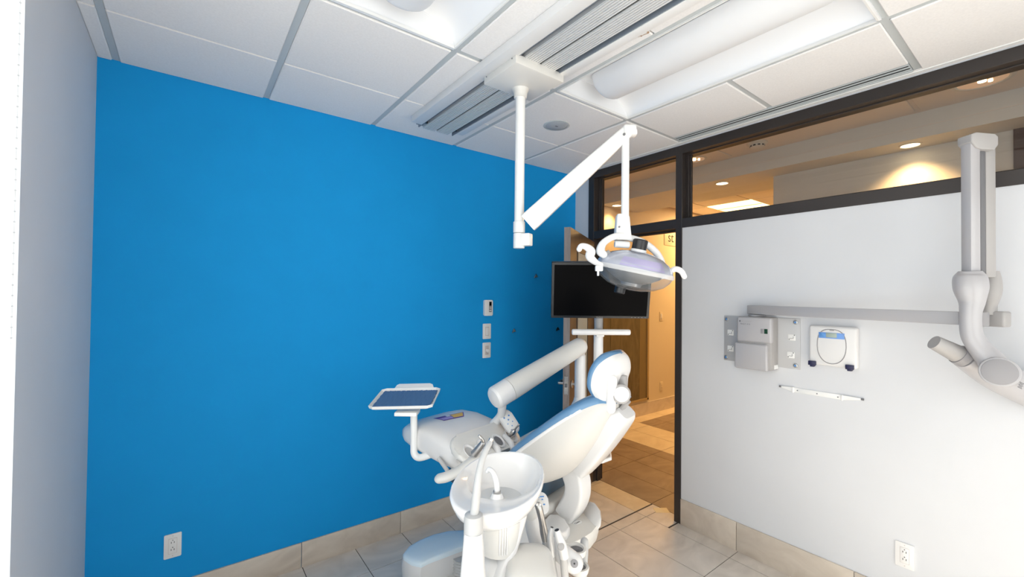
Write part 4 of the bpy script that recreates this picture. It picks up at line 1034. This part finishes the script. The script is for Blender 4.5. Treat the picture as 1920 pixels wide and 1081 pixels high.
b = nb(); prism(b, [TP(u, v, .004 + max(0, v - .9) * .055) for u, v in ((-.66, .9), (-.56, 1.24), (-.48, 1.30), (.58, 1.30), (.68, 1.24), (.8, .9))], -tn * .006, .002); obj('tray_lip', b, M['enamel'], dl)
b = nb(); obox(b, Q(764, 772.5, 2.0) , RIGHT, VIEW, ZUP, V((.052, .04, .009)), .004); obj('tray_bracket', b, M['enamel'], dl)
# liner on the tray
b = nb(); n = 44; g = []
for i in range(n + 1):
    row = []
    for j in range(13):
        u = -.90 + 1.80 * i / n; v = -.82 + 1.66 * j / 12
        u += .012 * math.sin(j * 2.1); v += .012 * math.sin(i * 1.3)
        row.append(b.verts.new(TP(u, v, .0075 + (.0012 if i % 2 else 0) + .0007 * math.sin(i * 1.7 + j))))
    g.append(row)
for i in range(n):
    for j in range(12): b.faces.new((g[i][j], g[i + 1][j], g[i + 1][j + 1], g[i][j + 1]))
ex = bmesh.ops.extrude_face_region(b, geom=b.faces[:]); bmesh.ops.translate(b, verts=[e for e in ex['geom'] if isinstance(e, bmesh.types.BMVert)], vec=-tn * .003)
tagp(obj('tray_liner', b, M['mat_blue'], angle=20, origin=tc_), 'dark blue ribbed liner mat lying on the small white tray', 'tray liner')

# instruments resting in the rail (each its own thing)
def tool(name, pts, rad, m, label, cat, tip=None):
    t = thing(name, label, cat, pts[0])
    b = nb(); sweep(b, pts, rad, 18, 5, round1=True); obj('body', b, m, t)
    if tip:
        b = nb(); sweep(b, tip[0], tip[1], 14, 5, round1=True); obj('tip', b, M['chrome'], t)
    return t
tool('handpiece', [hold[3], Q(957, 816, 2.09), Q(963, 808, 2.08)], [.014, .016, .012], M['chrome'], 'chrome handpiece coupler in the far right holder of the delivery rail, below the key pad', 'dental instrument', ([Q(962, 809, 2.08), Q(968, 801, 2.07), Q(973, 796, 2.06)], [.006, .0045, .005]))
tool('air_syringe', [Q(889, 850, 1.84), Q(896, 842, 1.83), Q(905, 830, 1.82)], [.017, .015, .012], M['steel'], 'chrome air syringe in the near left holder behind the curved grey pipe', 'dental instrument', ([Q(906, 829, 1.82), Q(904, 823, 1.81), Q(899, 817, 1.81)], [.009, .007, .006]))
tool('hose_coupler', [hold[1] - rn * .01, Q(919, 836, 1.95), Q(922, 828, 1.94)], [.010, .011, .008], M['chrome'], 'short chrome hose coupler in the second holder from the left of the delivery rail', 'dental instrument')

# ================================================================== MONITOR
mn = thing('monitor', 'black flat monitor on a white post with a white handle bar, behind the lamp head', 'monitor', Q(1122, 700, 2.42))
ML, MR_, MB, MT = (Q(1033.5, 490.5, 2.27) + Q(1034, 596, 2.34)) / 2, (Q(1224, 492, 2.24) + Q(1216.5, 596.5, 2.32)) / 2, (Q(1034, 596, 2.34) + Q(1216.5, 596.5, 2.32)) / 2, (Q(1033.5, 490.5, 2.27) + Q(1224, 492, 2.24)) / 2
mc = (ML + MR_) / 2; mu = (MR_ - ML).normalized(); mv = (MT - MB); mh = mv.length / 2; mv = (mv - mu * mv.dot(mu)).normalized(); mnn = mu.cross(mv); mw = (MR_ - ML).length / 2
b = nb(); prism(b, [mc + mu * x + mv * y - mnn * .035 for x, y in rrect(mw, mh, .004, 2)], mnn * .035, .003); case = obj('case', b, M['bezel'], mn)
b = nb()
loft(b, [[mc + mu * (x * 1.0) + mv * y + mnn * z for x, y in rrect(w_, h_, .003, 2)] for w_, h_, z in ((mw, mh, -.001), (mw - .002, mh - .002, .003), (mw - .014, mh - .014, .0035), (mw - .0155, mh - .0155, -.0005))], False, False); obj('bezel', b, M['bezel'], mn, 20)
b = nb(); obox(b, mc + mv * .001, mu, mv, mnn, V((mw - .015, mh - .015, .0012))); obj('screen', b, M['screen'], mn)
for k in range(5):
    b = nb(); c = mc + mu * (mw - .02 - k * .018) - mv * (mh - .007) + mnn * .0036; obox(b, c, mu, mv, mnn, V((.002, .0012, .0005))); obj('button', b, M['icon_blue'] if k == 0 else M['xray_mid'], mn)
text('maker_mark', 'ViewSonic', .009, mc - mu * .02 - mv * (mh - .0045) + mnn * .0036, mu, mv, M['xray_mid'], mn, .0002)
b = nb(); obox(b, mc - mnn * .05, mu, mv, mnn, V((.06, .06, .016)), .006); obj('rear_mount', b, M['xray_side'], mn)
mp = Q(1122, 640, 2.42)
b = nb(); cyl(b, V((mp.x, mp.y, .88)), V((mp.x, mp.y, 1.40)), .0265, 28, .003); obj('post', b, M['plastic'], mn)
b = nb(); sweep(b, [V((mp.x, mp.y, 1.40)), V((mp.x, mp.y, 1.49)), mc - mnn * .06 - mv * .05, mc - mnn * .055], [.026, .028, .028, .024], 18, flat=.9, up=mu); obj('neck', b, M['xray_side'], mn)
b = nb(); cyl(b, Q(1072, 622, 2.36), Q(1182, 622.5, 2.36), .0165, 24, .008); obj('handle_bar', b, M['plastic'], mn)
b = nb(); obox(b, V((mp.x, mp.y, 1.375)) - VIEW * .02, RIGHT, VIEW, ZUP, V((.022, .035, .014)), .004); obj('handle_clamp', b, M['plastic'], mn)
b = nb(); sweep(b, [V((mp.x, mp.y, .92)), V((mp.x, mp.y, .86)), CH(.24, .26, .78)], [.036, .05, .045], 18, round0=True, round1=True); obj('post_foot', b, M['plastic'], mn)

# ================================================================== CUSPIDOR UNIT
cu = thing('cuspidor_unit', 'white cuspidor unit with spit bowl, curved cup filler pipe and column, nearest the camera', 'dental cuspidor', (.86, 1.10, 0))
BC = Q(936, 902, 1.43)
def bring(rx, ry, z, cx=0, cy=0, tilt=.10, n=48, p=.92):
    out = []
    for k in range(n):
        a = 2 * PI * k / n
        x = rx * math.copysign(abs(math.cos(a)) ** p, math.cos(a)) + cx; y = ry * math.copysign(abs(math.sin(a)) ** p, math.sin(a)) + cy
        xx = x * .95 + y * .18
        out.append(BC + RIGHT * xx + VIEW * y + ZUP * (z + tilt * y))
    return out
b = nb()
loft(b, [bring(.05, .06, -.105, 0, .01), bring(.085, .10, -.098, 0, .01), bring(.118, .145, -.075, 0, .005), bring(.142, .180, -.040), bring(.154, .194, -.014), bring(.158, .199, .002), bring(.154, .195, .009), bring(.148, .188, .009),
         bring(.142, .165, .000, .002, .018), bring(.132, .132, -.010, .006, .046), bring(.124, .118, -.022, .008, .052), bring(.108, .100, -.050, .010, .050), bring(.08, .078, -.074, .010, .046), bring(.05, .05, -.086, .01, .04), bring(.02, .02, -.088, .01, .04)])
bowl = obj('spit_bowl', b, M['bowl'], cu, 60)
b = nb(); c = BC + VIEW * .04 + RIGHT * .01 - ZUP * .084; lathe(b, c, ZUP, [(.020, 0), (.020, .003), (.015, .004), (.001, .002)], 24); obj('drain', b, M['steel'], bowl)
f0 = Q(932, 922, 1.36)
b = nb(); lathe(b, f0 - ZUP * .07, ZUP, [(.030, 0), (.024, .05), (.017, .064), (.016, .068)], 24); obj('faucet_boss', b, M['bowl'], cu)
b = nb(); lathe(b, f0 - ZUP * .008, ZUP, [(.0125, 0), (.0125, .012), (.011, .014)], 24); obj('faucet_ring', b, M['steel'], cu)
b = nb(); sweep(b, [Q(932, 919, 1.36), Q(931, 905, 1.36), Q(928, 893, 1.365), Q(923, 883, 1.38), Q(917, 879, 1.39), Q(914, 883, 1.395)], [.0095, .0092, .0088, .0080, .0072, .0066], 18, 6, round1=True); obj('faucet', b, M['bowl'], cu)
# trap housing under the bowl
c = Q(936, 975, 1.36)
b = nb(); lathe(b, V((c.x, c.y, .775)), ZUP, [(.02, 0), (.045, .001), (.060, .008), (.064, .03), (.071, .15), (.073, .17)], 36); trap = obj('trap_housing', b, M['plastic_warm'], cu)
for k in range(4):
    a = -.30 + k * .13; d_ = (-VIEW * math.cos(a - .15) + RIGHT * math.sin(a + .35)).normalized()
    b = nb(); cyl(b, V((c.x, c.y, .80)) + d_ * .066, V((c.x, c.y, .885)) + d_ * .069, .0025, 8); obj('housing_rib', b, M['plastic'], trap)
# near post with collar and curved pipe
P0 = Q(888, 975, 1.20)
b = nb(); rings = []
for z, w_, d_, dx in ((0, .085, .09, .02), (.12, .075, .08, .015), (.45, .055, .06, .008), (.70, .042, .048, .002), (.86, .030, .036, 0), (.925, .0255, .028, 0)):
    rings.append([V((P0.x, P0.y, z)) + RIGHT * (x - dx * .3) + VIEW * y for x, y in rrect(w_, d_, min(w_, d_) * .75, 6)])
loft(b, cr and rings); obj('post_body', b, M['plastic'], cu, 60)
b = nb(); lathe(b, V((P0.x, P0.y, .905)), ZUP, [(.0275, 0), (.0268, .055), (.0255, .066), (.018, .070)], 32); obj('post_collar', b, M['plastic_grey'], cu)
b = nb(); sweep(b, [V((P0.x, P0.y, .955)), Q(893, 930, 1.20), Q(897, 895, 1.205), Q(903, 865, 1.22), Q(912, 842, 1.24), Q(919, 829, 1.26)], [.0125, .0122, .0105, .0092, .0082, .0078], 22, 7); obj('filler_pipe', b, M['plastic_grey'], cu)
b = nb(); sweep(b, [Q(918.5, 830, 1.26), Q(922, 822, 1.265)], [.0065, .0075], 16, smooth=False); nz = obj('filler_nozzle', b, M['chrome'], cu)
# saddle between post and column, right strut
b = nb(); sweep(b, [Q(984, 946, 1.40), Q(978, 968, 1.38), Q(966, 1005, 1.36), Q(952, 1040, 1.34), Q(938, 1068, 1.33), Q(925, 1100, 1.33)], [.013, .016, .019, .024, .034, .05], 20, 6, flat=1.6, up=VIEW); obj('bowl_support', b, M['plastic'], cu)
b = nb(); loft(b, [[V((c.x, c.y, z)) + RIGHT * x + VIEW * y for x, y in rrect(w_, w_, w_ * .7, 6)] for z, w_ in ((.30, .12), (.60, .095), (.70, .082), (.745, .070), (.765, .055), (.770, .03))]); obj('saddle', b, M['plastic'], cu, 60)
b = nb(); cb_ = V((.93, 1.15, 0)); rings = []
for z, w_, d_ in ((0, .17, .20), (.03, .18, .21), (.35, .16, .18), (.58, .13, .15), (.66, .09, .11)):
    rings.append([cb_ + ZUP * z + RIGHT * x + VIEW * y for x, y in rrect(w_, d_, .07, 6)])
loft(b, rings); obj('base_cabinet', b, M['plastic'], cu, 50)
# domed side cover
DC = Q(988, 1062, 1.30); rings = []
b = nb()
for s, dz in ((.86, -.50), (.95, -.20), (1.0, -.06), (.99, -.03), (.95, -.008), (.86, .004), (.6, .012), (.25, .015)):
    rings.append([V((DC.x, DC.y, DC.z + .012)) + ZUP * dz + RIGHT * (x * s + .010) + VIEW * (y * s) for x, y in rrect(.077, .115, .062, 7)])
loft(b, rings); obj('side_cover', b, M['plastic_warm'], cu, 50)

# ---- assistant instruments
as_ = thing('assistant_holder', 'white assistant instrument holder arm with small key panel between bowl and chair', 'dental holder', V((Q(1003, 990, 1.62).x, Q(1003, 990, 1.62).y, .5)))
b = nb(); sweep(b, [Q(996, 958, 1.60), Q(997, 975, 1.60), Q(1001, 1000, 1.59), Q(1010, 1030, 1.57), Q(1022, 1080, 1.55), Q(1030, 1120, 1.55)], [.029, .028, .026, .027, .028, .03], 26, 6); obj('arm', b, M['plastic'], as_)
b = nb(); sweep(b, [Q(993, 966, 1.60), Q(997, 955, 1.60), Q(1008, 945, 1.62)], [.030, .031, .02], 24, 5, round1=True); obj('shoulder', b, M['plastic_warm'], as_)
kc2 = Q(1016, 942, 1.64); kn2 = (-VIEW * .75 + ZUP * .62 + RIGHT * .15).normalized(); kx2 = (ZUP - kn2 * kn2.z).normalized(); ky2 = kx2.cross(kn2)
b = nb(); plate(b, kc2 - kn2 * .015, ky2, kx2, kn2, .027, .040, .014, .025, .005, n=7); kp2 = obj('key_panel', b, M['plastic'], as_)
for u, v, w_ in ((.004, .022, .008), (-.010, .020, .003), (.004, .012, .003), (-.008, -.004, .004), (.008, -.006, .004)):
    b = nb(); obox(b, kc2 + ky2 * u + kx2 * v - kn2 * .0006, ky2, kx2, kn2, V((w_, .0022, .0006))); obj('key', b, M['icon_blue'], kp2)
b = nb(); sweep(b, [Q(1030, 1018, 1.52), Q(1040, 1026, 1.50), Q(1058, 1040, 1.47), Q(1075, 1054, 1.46)], [.026, .030, .032, .034], 26, 6, round0=True, round1=True); hb_ = obj('holder_bar', b, M['plastic'], as_)
ce = Q(1077, 1056, 1.425); nE2 = (CAM - ce).normalized()
b = nb(); cyl(b, ce - nE2 * .006, ce + nE2 * .006, .0125, 24, .001); cpz = obj('end_cap', b, M['xray_mid'], hb_)
b = nb(); cyl(b, ce + nE2 * .0055, ce + nE2 * .0068, .003, 12); obj('cap_screw', b, M['black'], hb_)
sy = tool('triple_syringe', [Q(1022, 1013, 1.50), Q(1020, 998, 1.50), Q(1016, 975, 1.49), Q(1011, 953, 1.48), Q(1009, 947, 1.48)], [.011, .014, .0115, .0125, .012], M['steel'], 'grey triple syringe with two chrome buttons hanging in the assistant holder', 'dental instrument')
for px in (1007, 1013):
    b = nb(); c = Q(px, 945, 1.468); n_ = (CAM - c).normalized(); cyl(b, c - n_ * .003, c + n_ * .003, .0048, 16, .001); obj('button', b, M['chrome'], sy)
sy['group'] = 'instruments in the assistant holder'
def suction(pts, rad, label):
    t = thing('suction_handpiece', label, 'dental instrument', pts[0], 'instruments in the assistant holder')
    b = nb(); sweep(b, pts, rad, 22, 6); obj('body', b, M['alu'], t)
    d = (pts[-1] - pts[-2]).normalized(); b = nb(); lathe(b, pts[-1], d, [(rad[-1] * .82, -.001), (rad[-1] * .8, .0006)], 20); obj('opening', b, M['black'], t)
    return t
s1 = suction([Q(1036, 1042, 1.45), Q(1034, 1025, 1.45), Q(1032, 1005, 1.45), Q(1035, 988, 1.45)], [.0095, .0110, .0105, .0065], 'slim metal suction handpiece in the assistant holder, left of the wider one')
s2 = suction([Q(1058, 1044, 1.42), Q(1055, 1030, 1.42), Q(1049, 1010, 1.42), Q(1044, 993, 1.42)], [.016, .0175, .0155, .0095], 'wide metal suction handpiece with thumb valve in the assistant holder')
b = nb(); c = Q(1052, 1024, 1.402); n_ = (CAM - c).normalized(); cyl(b, c - n_ * .006, c + n_ * .004, .0115, 24, .002); obj('thumb_valve', b, M['xray_side'], s2)
for par, pts, r_ in ((s1, [(1036, 1040, 1.45), (1038, 1060, 1.46), (1042, 1085, 1.46), (1046, 1130, 1.46)], .009),
                     (s2, [(1057, 1042, 1.42), (1058, 1062, 1.44), (1060, 1085, 1.46), (1064, 1130, 1.46)], .013),
                     (sy, [(1022, 1012, 1.50), (1024, 1035, 1.49), (1030, 1060, 1.48), (1036, 1130, 1.47)], .008)):
    b = nb(); sweep(b, [Q(*p) for p in pts], r_, 14, 6); obj('hose', b, M['plastic_grey'], par)
# two cup rings behind the holder
for px, py, t_, lab_ in ((1080, 1030, 1.62, 'round white holder ring with dark centre below the chair pod, upper one'), (1085, 1063, 1.62, 'round white holder ring below the chair pod, lower one at the frame bottom')):
    c = Q(px, py, t_)
    t = thing('holder_ring', lab_, 'dental holder', c)
    b = nb(); lathe(b, c - ZUP * .02, ZUP, [(.020, 0), (.036, .006), (.040, .022), (.038, .028), (.030, .028), (.026, .020), (.012, .018), (.001, .017)], 32); obj('ring', b, M['plastic_warm'], t)
    b = nb(); lathe(b, c - ZUP * .02, ZUP, [(.026, .0205), (.012, .0190), (.010, .026), (.001, .027)], 24); obj('dark_insert', b, M['rubber'], t)
b = nb(); sweep(b, [Q(1096, 1015, 1.68), Q(1094, 1040, 1.66), Q(1092, 1075, 1.66), Q(1090, 1120, 1.66)], [.016, .018, .018, .02], 16, 5, round0=True); obj('ring_stand', b, M['plastic_grey'], as_)
